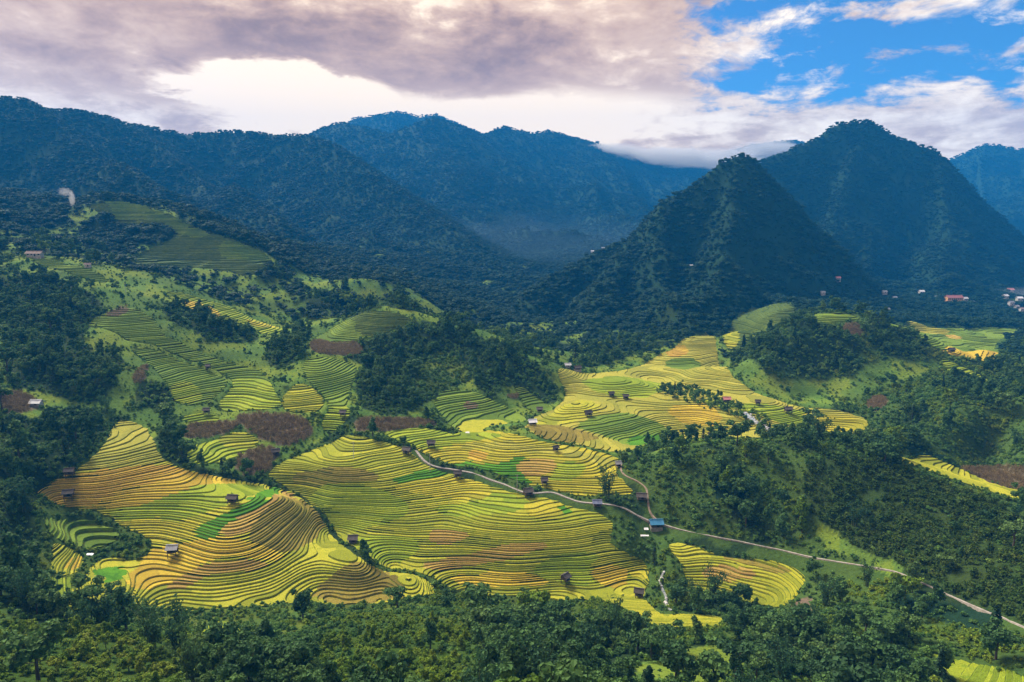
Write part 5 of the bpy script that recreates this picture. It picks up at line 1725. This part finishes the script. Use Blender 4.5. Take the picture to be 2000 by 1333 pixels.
def build_poles():
    for u, v, hh, lab in ((691, 895, 7.0, 'thin utility pole in the upper middle terraces'), (840, 922, 7.5, 'thin utility pole beside the bright green paddy on the path'), (1010, 962, 7.5, 'thin utility pole left of the peaked timber hut'),
                          (246, 575, 7.0, 'thin utility pole on the upper left ridge'), (1780, 1152, 2.2, 'short pale marker post below the climbing earth path')):
        p = unproject([(u, v)], 60.0)[0]
        r = link('utility_pole' if hh > 3 else 'marker_post', None, label=lab, category='pole' if hh > 3 else 'post')
        r.location = tuple(p)
        V, F = tube([(0, 0, -0.8), (0, 0, hh * 0.5), (0, 0, hh)], [0.13, 0.11, 0.08], 6)
        link('shaft', mesh_from('shaft', V, F, MATS['pole_concrete'], smooth=True), r)
        if hh > 3:
            box_obj('crossarm', 'board', r, ((-0.7, -0.06, hh - 0.6), (0.7, 0.06, hh - 0.45)))
            for x in (-0.6, 0.0, 0.6):
                box_obj('insulator', 'plaster', r, ((x - 0.05, -0.05, hh - 0.45), (x + 0.05, 0.05, hh - 0.25)))
    # pale fallen trunk at the left edge
    p, q = unproject([(66, 1178), (77, 1152)], 60.0)
    d = q - p
    t = np.linspace(0, 1, 6)
    P = [(d[0] * a, d[1] * a + 0.15 * math.sin(5 * a), d[2] * a + 1.0 + 0.5 * a) for a in t]
    V, F = tube(P, [0.26, 0.24, 0.21, 0.18, 0.15, 0.10], 6)
    o = link('fallen_trunk', mesh_from('fallen_trunk', V, F, MATS['clay'], smooth=True), label='pale bare trunk leaning in the bamboo at the left edge', category='tree trunk')
    o.location = tuple(p)
    for u, v, w, d, lab in ((1262, 1037, 1.6, 1.2, 'small white tarpaulin left of the blue roofed house'), (1259, 1050, 3.0, 0.8, 'long white tarpaulin below the blue roofed house'), (176, 1087, 2.2, 0.9, 'white channel spill by the stream at the far left plots'), (913, 848, 1.8, 1.2, 'tiny white shelter above the yellow paddies')):  # the sheet meshes also form the channel spill and the small shelter
        p = unproject([(u, v)], 60.0)[0]
        n = 6
        X, Y = np.meshgrid(np.linspace(-w / 2, w / 2, n), np.linspace(-d / 2, d / 2, n))
        Z = 0.75 + 0.12 * perlin(X * 1.7 + u, Y * 1.7) + 0.25 * Y
        top = np.stack([X, Y, Z], -1).reshape(-1, 3)
        V = np.concatenate([top, top - (0, 0, 0.04)])
        i = np.arange(n * n).reshape(n, n)
        F = np.stack([i[:-1, :-1], i[:-1, 1:], i[1:, 1:], i[1:, :-1]], -1).reshape(-1, 4)
        o = link('tarpaulin', mesh_from('tarpaulin', V, np.concatenate([F, F[:, ::-1] + n * n]), MATS['white_sheet'], smooth=True), label=lab, category='tarpaulin')
        o.location = tuple(p)
        KEEP_OUT.append((p[0], p[1], w * 0.6))


build_poles()

# ------------------------------------------------------------------ where plants grow
def zone_mask(x, y, margin):
    m = np.zeros(len(x), bool)
    for P, h in ZONE_POLYS:
        lo, hi = P.min(0) - margin, P.max(0) + margin
        s = (x > lo[0]) & (x < hi[0]) & (y > lo[1]) & (y < hi[1])
        if s.any():
            m[s] |= sdist(P, x[s], y[s]) > -margin
    return m


RIVERSIDE = ground_poly([(1262, 752), (1350, 748), (1440, 782), (1520, 826), (1500, 848), (1455, 826), (1395, 802), (1300, 778)], 60.0)


def keep_out(x, y, extra=0.0):
    m = np.zeros(len(x), bool)
    for kx, ky, r in KEEP_OUT:
        m |= (x - kx) ** 2 + (y - ky) ** 2 < (r + extra) ** 2
    return m


# horizon seen from the camera, to leave out what lies wholly behind a hill
_vs = np.maximum.accumulate(GZ / GYY, axis=0)


def visible(x, y, z, tol=0.03):
    i = np.clip(np.searchsorted(GY, y * 0.97) - 1, 0, 599)
    j = np.clip(np.round((x / y + 1.15) / 2.3 * 599).astype(int), 0, 599)
    return (z / y) > _vs[i, j] - tol


def sprinkle(rs, y0, y1, spacing, amax=0.93):
    area = amax * (y1 ** 2 - y0 ** 2)
    n = int(area / spacing ** 2)
    y = np.sqrt(rs.uniform(y0 ** 2, y1 ** 2, n))
    x = rs.uniform(-amax, amax, n) * y
    return x, y


def place(x, y):
    z, L = height(x, y, True)
    return z, L, cover_at(x, y, L)


LANDMARKS = [
    (40, 1300, 'near the left edge of the bright lower left knoll'), (150, 1260, 'on top of the bright lower left knoll'), (230, 1320, 'at the bottom edge of the lower left knoll'), (300, 1250, 'beside the big bamboo clumps at lower left'),
    (20, 1200, 'in the bamboo thicket at the left edge'), (100, 1190, 'above the bright lower left knoll'), (40, 1120, 'below the left hillside plots'), (40, 1020, 'on the left slope beside the wide dark terraces'), (40, 930, 'on the left slope level with the two rim huts'), (120, 870, 'in the dark wood left of the pale upper terraces'), (60, 840, 'below the white roofed shed'),
    (200, 1210, 'below the lowest left terraces'), (420, 1290, 'just below the small forest rice plot'), (500, 1240, 'right of the small forest rice plot'), (480, 1320, 'at the bottom edge right of the drooping bamboo'), (600, 1240, 'below the big round dark tree'), (620, 1310, 'at the bottom edge left of the bright shrub slope'),
    (700, 1200, 'under the olive terraces'), (720, 1270, 'in the middle of the bright foreground shrub slope'), (780, 1320, 'at the bottom edge of the bright shrub slope'), (850, 1210, 'under the gap between left and middle terraces'), (900, 1280, 'left of the dark clearing in the foreground'), (960, 1330, 'at the bottom edge beside the dark clearing'), (980, 1210, 'under the middle terraces'),
    (1060, 1260, 'in the foreground wood left of the large round tree'), (1060, 1330, 'at the bottom centre edge'), (1100, 1200, 'under the lone thatched hut'), (1200, 1230, 'below the terrace tail near the stream'), (1220, 1310, 'in the foreground wood above the grassy bowl'), (1330, 1250, 'beyond the grassy bowl of the foreground'), (1420, 1300, 'on the rim of the grassy bowl'), (1450, 1210, 'under the yellow right field'),
    (1540, 1230, 'right of the grassy bowl'), (1560, 1310, 'at the bottom edge right of the grassy bowl'), (1650, 1260, 'in the wood left of the pale crop strip'), (1750, 1320, 'at the bottom edge left of the pale crop strip'), (1720, 1200, 'in the hollow below the arching bamboo'), (1830, 1230, 'below the climbing earth path'), (1960, 1270, 'above the pale crop strip at the right edge'),
    (1930, 1150, 'above the climbing earth path'), (1960, 1040, 'at the right edge of the cassava slope'), (1800, 1040, 'in the middle of the cassava slope'), (1820, 930, 'on the crest of the cassava slope'), (1930, 980, 'on the crest near the right edge'), (1650, 1090, 'where the straight path ends'), (1600, 950, 'left of the cassava slope'), (1650, 880, 'on the crest behind the cassava slope'), (1560, 860, 'on the crest below the white water'),
    (1450, 950, 'in the middle of the near right hill'), (1400, 1010, 'just above the straight path'), (1350, 900, 'on the upper left flank of the near right hill'), (1300, 870, 'on the crest beside the green paddies'), (1250, 1000, 'beside the path junction'), (1220, 1060, 'between middle terraces and blue roofed house'), (1290, 1120, 'in the stream gully'), (1180, 960, 'beside the slate blue hut'),
    (330, 870, 'in the gully beside the pale upper terraces'), (430, 915, 'in the gully below the maize fields'), (560, 950, 'in the gully above the olive patch'), (650, 1040, 'in the gully near the dark boxy hut'), (740, 1100, 'at the lower end of the gully'), (620, 850, 'right of the maize fields'), (720, 830, 'above the middle terraces'), (300, 780, 'under the terraced cone'), (200, 740, 'on the wooded slope left of the terraced cone'), (760, 780, 'at the left foot of the dark wooded hill'), (900, 720, 'on the face of the dark wooded hill'),
    (1050, 760, 'on the right shoulder of the dark wooded hill'), (1150, 700, 'above the hamlet'), (1350, 790, 'by the river on the flat'), (1500, 700, 'on the left face of the round hill'), (1700, 680, 'on the crest of the round hill'), (1620, 770, 'at the foot of the round hill'), (1750, 780, 'below the round hill at right'), (1900, 820, 'on the far right wooded hillside'), (1980, 760, 'on top of the far right wooded hillside'),
    (400, 630, 'in the dark clump on the high left ridge'), (560, 690, 'in the clump behind the terraced fan'), (100, 640, 'high on the left wooded slope'),
]
_lm = np.array([(a, b * 1.3) for a, b, _ in LANDMARKS])


def named_region(u, v):
    return LANDMARKS[int(((_lm - (u, v * 1.3)) ** 2).sum(1).argmin())][2]


def make_tree(kind, var, x, y, z, h, rs, label, group, name=None):
    cm, tm = TREE_PARTS[kind][var % len(TREE_PARTS[kind])]
    names = {'broadleaf': 'broadleaf_tree', 'young': 'young_tree', 'bamboo': 'bamboo_clump', 'conifer': 'conifer_tree'}
    props = dict(label=label, category='bamboo' if kind == 'bamboo' else 'tree')
    if group:
        props['group'] = group
    r = link(name or names[kind], None, **props)
    r.location = (x, y, z - 0.1)
    r.rotation_euler = (0, 0, rs.uniform(0, 6.283))
    w = h * rs.uniform(0.9, 1.2)
    r.scale = (w, w, h)
    link('crown', cm, r)
    link('culms' if kind == 'bamboo' else 'trunk', tm, r)
    return r


SPECIAL_TREES = [   # kind, variant, u, v of the foot, height, label
    ('broadleaf', 3, 776, 1196, 8.5, 'slender dark tree with bare trunk against the olive terraces'),
    ('broadleaf', 0, 592, 1208, 9.0, 'big round dark tree at the lower edge of the golden terraces'),
    ('broadleaf', 2, 728, 852, 8.0, 'tall dark tree on the edge of the brown field above the middle terraces'),
    ('broadleaf', 1, 788, 872, 5.0, 'round tree beside the timber hut at the top of the path'),
    ('bamboo', 0, 300, 1262, 12.0, 'huge dark bamboo clump left of the small forest rice plot'),
    ('bamboo', 1, 345, 1275, 12.5, 'tall dark bamboo clump touching the small forest rice plot'),
    ('bamboo', 2, 372, 1330, 11.5, 'drooping blue green bamboo clump at the bottom edge left'),
    ('broadleaf', 4, 75, 1330, 10.0, 'dark conical tree standing out of the bright lower left knoll'),
    ('bamboo', 1, 165, 1232, 8.0, 'pale feathery bamboo behind the bright lower left knoll'),
    ('broadleaf', 0, 1138, 1295, 9.5, 'large round tree in the middle of the foreground woods'),
    ('bamboo', 0, 1668, 1028, 10.0, 'grey green bamboo clump in the middle of the near right hill'),
    ('bamboo', 2, 1692, 1145, 10.0, 'arching blue green bamboo clump where the straight path disappears'),
    ('broadleaf', 2, 1783, 1142, 7.0, 'columnar tree on the path climbing to the right edge'),
    ('broadleaf', 0, 1217, 906, 6.0, 'dark round tree beside the small hut at the path bend'),
    ('broadleaf', 4, 1246, 902, 6.5, 'dark tree just right of the hut at the path bend'),
    ('broadleaf', 1, 1500, 905, 9.0, 'biggest dark tree clump on the crest of the near right hill'),
    ('broadleaf', 4, 1447, 858, 7.0, 'lone brownish tree by the river at the crest of the right hill'),
    ('bamboo', 0, 30, 1175, 10.0, 'tall bamboo at the left edge beside the pale fallen trunk'),
    ('bamboo', 1, 52, 1190, 11.0, 'dark bamboo just right of the left edge bamboo'),
    ('broadleaf', 1, 975, 1290, 7.5, 'dark narrow tree in the clearing of the foreground slope'),
    ('broadleaf', 2, 840, 1268, 7.0, 'dusky tree between the bright shrubs of the foreground slope'),
]


def grow():
    rs = np.random.default_rng(21)
    cand = []                                   # (size on the photo, kind, x, y, z, h)
    sp = unproject([(s[2], s[3]) for s in SPECIAL_TREES], 45.0)
    for s, p in zip(SPECIAL_TREES, sp):
        make_tree(s[0], s[1], p[0], p[1], p[2], s[4], rs, s[5], None)
        KEEP_OUT.append((p[0], p[1], 1.6))
    # --- trees of the near and middle ground
    x, y = sprinkle(rs, 60, 560, 2.5)
    z, L, C = place(x, y)
    pr = np.zeros(len(x))
    H = np.zeros(len(x))
    far = sstep(y, 200, 500)
    dn = fbm(x / 14.0 + 3, y / 14.0, 3)
    pr = np.where(C == CI['forest'], (0.34 + 0.25 * dn) * np.where(y > 290, 0.55, np.where(y > 215, 0.75, 1.0)), pr)
    pr = np.where(C == CI['scrub'], 0.040 + 0.08 * np.maximum(dn, 0), pr)
    pr = np.where(C == CI['grass'], 0.004 + 0.10 * np.maximum(dn - 0.35, 0), pr)
    pr = np.where(C == CI['crop'], 0.012 + 0.06 * np.maximum(dn - 0.3, 0), pr)
    pr = np.where(C == CI['mountain'], 0.26, pr)
    pr = np.where(C == CI['fresh'], 0.42, pr)
    pr = np.where(C == CI['low'], 0.006, pr)
    H = rs.gamma(9.0, 0.60, len(x)) + 0.6
    H = np.where(C == CI['fresh'], rs.uniform(2.0, 3.6, len(x)), H)
    H = np.where(C == CI['grass'], H * 0.7, H)
    ok = rs.uniform(size=len(x)) < pr
    x, y, z, C, H = x[ok], y[ok], z[ok], C[ok], H[ok]
    riv = inside(RIVERSIDE, x, y)
    H = np.where(riv, H * 0.55, H)
    ok = ((~zone_mask(x, y, 1.2) & ((y < 300) | ~zone_mask(x, y, 4.5))) | riv) & ~keep_out(x, y, 1.0) & visible(x, y, z + H)
    ok &= (C == CI['forest']) | (y < 225) | ~zone_mask(x, y, 5.0) | (rs.uniform(size=len(x)) < 0.15)
    x, y, z, C, H = x[ok], y[ok], z[ok], C[ok], H[ok]
    fresh = (C == CI['fresh']) | ((C != CI['forest']) & (rs.uniform(size=len(x)) < 0.18))
    bam = (~fresh) & (rs.uniform(size=len(x)) < 0.07) & (y < 330)
    con = (~fresh) & (~bam) & (rs.uniform(size=len(x)) < 0.06)
    kind = np.where(fresh, 1, np.where(bam, 2, np.where(con, 3, 0)))
    H = np.where(bam, H * 1.35, H)
    u, v, f = project(np.stack([x, y, z + H * 0.5], -1))
    size = H / f
    seen = (u > -10) & (u < 2010) & (v < 1400) & visible(x, y, z + H, 0.0)
    KN = ['broadleaf', 'young', 'bamboo', 'conifer']
    limit = [230, 120, 26, 24]
    words = {'broadleaf': 'dark broadleaf tree', 'young': 'bright green young tree', 'bamboo': 'bamboo clump', 'conifer': 'dark pointed conifer'}
    groups = {'broadleaf': 'broadleaf trees', 'young': 'young trees', 'bamboo': 'bamboo clumps', 'conifer': 'conifers'}
    rest_lab = {'broadleaf': 'broadleaf woodland covering the gullies and hillsides', 'young': 'mass of bright green young trees and saplings', 'bamboo': 'smaller bamboo thickets in the woods', 'conifer': 'scattered small conifers in the woods'}
    for k, nm in enumerate(KN):
        sel = np.where(kind == k)[0]
        order = sel[np.argsort(-(size[sel] + seen[sel] * 10))]
        order_vis = [i for i in order if seen[i]][:limit[k]]
        done = set(order_vis)
        for i in order_vis:
            reg = named_region(u[i], v[i] + 0.5 * H[i] / f[i] * FPX)
            var = int(rs.integers(0, len(TREE_PARTS[nm])))
            form = {0: ('round', 'spreading', 'columnar', 'open crowned', 'bushy', 'narrow'), 1: ('round', 'bushy', 'upright'), 2: ('feathery', 'leaning', 'drooping'), 3: ('slim', 'broad')}[k][var]
            q = H[i] / np.median(H[sel])
            hh = 'small ' if q < 0.85 else ('tall ' if q > 1.18 else '')
            lab = (hh + form + ' ' + words[nm] + ' ' + reg).replace('feathery feathery', 'feathery')
            make_tree(nm, var, x[i], y[i], z[i], H[i], rs, lab, form + ' ' + groups[nm] + ' ' + reg)
        r = np.array([i for i in sel if i not in done], int)
        if len(r):
            scatter_object({'broadleaf': 'woodland', 'young': 'sapling_mass', 'bamboo': 'bamboo_thicket', 'conifer': 'conifer_scatter'}[nm], 'rest_' + nm, np.stack([x[r], y[r], z[r] - 0.1], -1), H[r], rs, rest_lab[nm])
    # --- undergrowth
    x, y = sprinkle(rs, 55, 480, 1.35)
    z, L, C = place(x, y)
    dn = fbm(x / 11.0 - 7, y / 11.0, 3)
    pr = np.where(C == CI['scrub'], 0.75, 0.0)
    pr = np.where(C == CI['forest'], 0.60, pr)
    pr = np.where(C == CI['mountain'], 0.35, pr)
    pr = np.where(C == CI['fresh'], 0.65, pr)
    pr = np.where(C == CI['low'], 0.85, pr)
    pr = np.where(C == CI['grass'], 0.22 + 0.45 * np.maximum(dn, 0), pr)
    pr = np.where(C == CI['bare'], 0.10, pr)
    pr = np.where(C == CI['crop'], 0.08, pr)
    pr = pr * (1 - 0.6 * sstep(y, 250, 480))
    H = rs.uniform(0.6, 1.7, len(x)) * (1 + 0.5 * np.maximum(dn, 0)) * np.where(C == CI['grass'], 0.5 + 0.4 * (dn > 0.2), 1.0) * (1 + 0.5 * sstep(y, 250, 450))
    ok = (rs.uniform(size=len(x)) < pr)
    x, y, z, H, C = x[ok], y[ok], z[ok], H[ok], C[ok]
    ok = (~zone_mask(x, y, 0.4) | inside(RIVERSIDE, x, y)) & ~keep_out(x, y, 0.2) & visible(x, y, z + H)
    x, y, z, H, C = x[ok], y[ok], z[ok], H[ok], C[ok]
    pat = fbm(x / 16.0 + 21, y / 16.0 + 5, 3)
    fr = (C == CI['fresh']) & (pat > -0.3) | (C == CI['low']) & (pat > 0.12) | (C == CI['scrub']) & (pat > 0.10) | (C == CI['grass']) & (pat > 0.3)
    for nm, st, m, lb in (('undergrowth', 'shrub', ~fr, 'dense dark shrubs and undergrowth on the slopes'), ('bright_shrubbery', 'fresh_shrub', fr, 'bright green shrubs in scattered patches of the slopes')):
        scatter_object(nm, st, np.stack([x[m], y[m], z[m] - 0.15], -1), H[m], rs, lb)
    # --- hedge-like scrub on the rims of the terraced fields
    ex, ey = [], []
    for P, h in ZONE_POLYS:
        q = np.concatenate([P, P[:1]])
        seg = np.linalg.norm(np.diff(q, axis=0), axis=1)
        t = rs.uniform(0, seg.sum(), int(seg.sum() / 1.3))
        c = np.r_[0, np.cumsum(seg)]
        ex.append(np.interp(t, c, q[:, 0]) + rs.normal(size=len(t)) * 0.9)
        ey.append(np.interp(t, c, q[:, 1]) + rs.normal(size=len(t)) * 0.9)
    x, y = np.concatenate(ex), np.concatenate(ey)
    ok = (~zone_mask(x, y, -0.7)) & (fbm(x / 9.0, y / 9.0, 2) > -0.15) & ~keep_out(x, y, 0.2)
    x, y = x[ok], y[ok]
    z = height(x, y)
    scatter_object('field_margin_scrub', 'shrub', np.stack([x, y, z - 0.3], -1), rs.uniform(0.4, 1.2, len(x)), rs, 'low scrub along the margins of the rice fields')
    # --- cassava rows
    x, y = sprinkle(rs, 60, 400, 0.95)
    m = inside_any([P for k, P in COVER if k == 'crop'], x, y)
    x, y = x[m], y[m]
    z, L, C = place(x, y)
    ok = (C == CI['crop']) & (fbm(x / 13.0 + 77, y / 13.0, 3) > -0.42)
    x, y, z = x[ok], y[ok], z[ok]
    ok = ~zone_mask(x, y, 0.5) & ~keep_out(x, y, 0.2) & visible(x, y, z + 1)
    x, y, z = x[ok], y[ok], z[ok]
    scatter_object('cassava_crop', 'crop', np.stack([x, y, z - 0.05], -1), np.clip(rs.gamma(6.0, 0.19, len(x)), 0.5, 2.4) * (1 + 0.35 * fbm(x / 9.0, y / 9.0, 2)), rs, 'leafy green cassava crop covering the right slope')
    # --- dry maize
    x, y = sprinkle(rs, 200, 470, 0.85)
    m = inside_any([P for k, P in COVER if k == 'corn'], x, y)
    x, y = x[m], y[m]
    z = height(x, y)
    ok = ~keep_out(x, y, 0.2) & ~zone_mask(x, y, 0.0)
    x, y, z = x[ok], y[ok], z[ok]
    scatter_object('dry_maize', 'corn', np.stack([x, y, z - 0.05], -1), rs.uniform(0.9, 1.7, len(x)), rs, 'dry brown maize stalks in the maize fields')
    # --- forests of the mountains, one per mountain
    acc = {}
    for y0, y1, s, hm in ((470, 700, 3.8, 4.8), (700, 1000, 4.0, 4.6), (1000, 1500, 4.4, 4.6), (1500, 2100, 6.0, 5.6), (2100, 3650, 9.0, 7.0)):
        x, y = sprinkle(rs, y0, y1, s, 0.9)
        z, L, C = place(x, y)
        H = rs.gamma(12.0, hm / 12.0, len(x)) * (0.85 + 0.3 * fbm(x / 60.0, y / 60.0, 2))
        thin = fbm(x / 55.0 + 13, y / 55.0 - 3, 3)
        ok = ((C == CI['mountain']) & (thin > -1.1)) | ((C == CI['forest']) & (y > 560)) | ((C == CI['grass']) & (rs.uniform(size=len(x)) < 0.10 + 0.5 * (thin > 0.15))) | ((C == CI['scrub']) & (rs.uniform(size=len(x)) < 0.35))
        low = ((C == CI['grass']) | (C == CI['scrub'])) & (rs.uniform(size=len(x)) < 0.95) & ~ok
        H = np.where(low, H * 0.28, H)
        ok = ok | low
        x, y, z, H, L = x[ok], y[ok], z[ok], H[ok], L[ok]
        ok = visible(x, y, z + H, 0.012) & ~zone_mask(x, y, 1.0) & ~keep_out(x, y, 2.0)
        for k in np.unique(L[ok]):
            m = ok & (L == k)
            acc.setdefault(int(k), []).append(np.stack([x[m], y[m], z[m] - 0.4, H[m]], -1))
    lab = ['tree cover on the far side of the valley floor', 'dark forest on the long left ridge', 'hazy forest on the middle ridge', 'forest on the farthest middle peaks', 'forest on the ridge wrapped in cloud', 'forest on the sharp pointed peak', 'forest on the big steep mountain at right', 'forest on the far right ridge']
    for k, a in acc.items():
        a = np.concatenate(a)
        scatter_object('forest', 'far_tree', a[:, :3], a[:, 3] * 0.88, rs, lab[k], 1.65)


def inside_any(polys, x, y):
    m = np.zeros(len(x), bool)
    for P in polys:
        lo, hi = P.min(0), P.max(0)
        s = (x > lo[0]) & (x < hi[0]) & (y > lo[1]) & (y < hi[1])
        if s.any():
            m[s] |= inside(P, x[s], y[s])
    return m


grow()

# ------------------------------------------------------------------ the blue air of the valley
def build_haze():
    x0, x1, y0, y1, z0, z1 = -4700, 4700, -300, 4150, -420, 600
    V = [(x, y, z) for z in (z0, z1) for y in (y0, y1) for x in (x0, x1)]
    F = [(0, 2, 3, 1), (4, 5, 7, 6), (0, 1, 5, 4), (2, 6, 7, 3), (0, 4, 6, 2), (1, 3, 7, 5)]
    m = bpy.data.materials.new('blue_air')
    m.use_nodes = True
    N = NT(m.node_tree)
    out = N.n('ShaderNodeOutputMaterial')
    v = N.n('ShaderNodeVolumePrincipled')
    v.inputs['Color'].default_value = (0.02, 0.36, 1.0, 1)
    v.inputs['Density'].default_value = 0.00017
    v.inputs['Anisotropy'].default_value = 0.0
    N.l(v.outputs[0], out.inputs['Volume'])
    me = mesh_from('haze', V, F, m)
    link('haze', me, kind='stuff', label='thin blue haze filling the whole valley')


def mist(name, label, center, radii, density, scale, rz=0.0, seed=0.0, col=(0.92, 0.92, 0.92)):
    """a drifting wisp: a soft body of noise inside a closed shell"""
    v, f = ico()
    for _ in range(2):
        mid, nf, V = {}, [], list(map(tuple, v))
        for t in f:
            m = []
            for a, b in ((t[0], t[1]), (t[1], t[2]), (t[2], t[0])):
                k = (min(a, b), max(a, b))
                if k not in mid:
                    p = (np.array(V[a]) + np.array(V[b])) / 2
                    V.append(tuple(p / np.linalg.norm(p)))
                    mid[k] = len(V) - 1
                m.append(mid[k])
            nf += [(t[0], m[0], m[2]), (t[1], m[1], m[0]), (t[2], m[2], m[1]), tuple(m)]
        v, f = np.array(V), np.array(nf)
    m = bpy.data.materials.new(name)
    m.use_nodes = True
    N = NT(m.node_tree)
    out = N.n('ShaderNodeOutputMaterial')
    vol = N.n('ShaderNodeVolumePrincipled')
    vol.inputs['Color'].default_value = (*col, 1)
    tc = N.n('ShaderNodeTexCoord')
    ln = N.n('ShaderNodeVectorMath', operation='LENGTH')
    N.l(tc.outputs['Object'], ln.inputs[0])
    mp = N.n('ShaderNodeMapping')
    mp.inputs['Location'].default_value = (seed, seed * 0.7, 0)
    mp.inputs['Scale'].default_value = (1.6, 1.2, 0.9)
    N.l(tc.outputs['Object'], mp.inputs['Vector'])
    nz = N.noise(mp.outputs[0], scale, 4, 0.6, 0.5)
    body = N.m('SUBTRACT', N.m('ADD', nz, 0.30), N.m('MULTIPLY', ln.outputs['Value'], 0.85))
    N.l(N.m('MULTIPLY', N.ss(body, 0.0, 0.35), density), vol.inputs['Density'])
    N.l(vol.outputs[0], out.inputs['Volume'])
    o = link(name, mesh_from(name, v, f, m), kind='stuff', label=label)
    o.location = tuple(center)
    o.scale = radii
    o.rotation_euler = (0, 0, rz)
    return o


def build_mist():
    mist('mist', 'low cloud spilling over the right end of the middle ridge', pt(1290, 308, 2912), (325, 160, 52), 0.016, 2.2, 0.1, 1.0)
    mist('mist', 'wisp of cloud on the crest of the middle ridge', pt(1195, 292, 2825), (160, 100, 27), 0.014, 2.2, 0.1, 5.0)
    mist('mist', 'cloud bank behind the sharp peak', pt(1400, 312, 3062), (250, 150, 56), 0.014, 2.2, 0.0, 9.0)
    mist('mist', 'cloud clinging to the ridge between the two right peaks', pt(1500, 292, 3200), (190, 110, 42), 0.016, 2.2, -0.1, 3.0)
    mist('mist', 'pale blue mist lying in the gap of the middle valley', pt(1030, 500, 1400), (520, 420, 95), 0.00032, 1.2, 0.0, 4.0, (0.5, 0.74, 1.0))
    mist('mist', 'thin smoke over the town at the right edge', pt(1985, 588, 1000), (90, 80, 22), 0.0030, 1.8, 0.0, 6.0, (0.8, 0.88, 1.0))  # smoke over the town, drawn with the same volume as the mist
    g = unproject([(152, 402)], 500.0)[0]
    mist('smoke', 'white smoke rising from the trees left of the grassy dome', (g[0] - 5, g[1], g[2] + 6.5), (3.2, 4.0, 9.0), 0.16, 3.6, 0.3, 7.0)
    mist('smoke', 'thin smoke drifting off the white smoke above the trees', (g[0] - 11, g[1], g[2] + 13), (8.0, 5.0, 5.0), 0.06, 2.6, 0.0, 2.0)


build_haze()
build_mist()
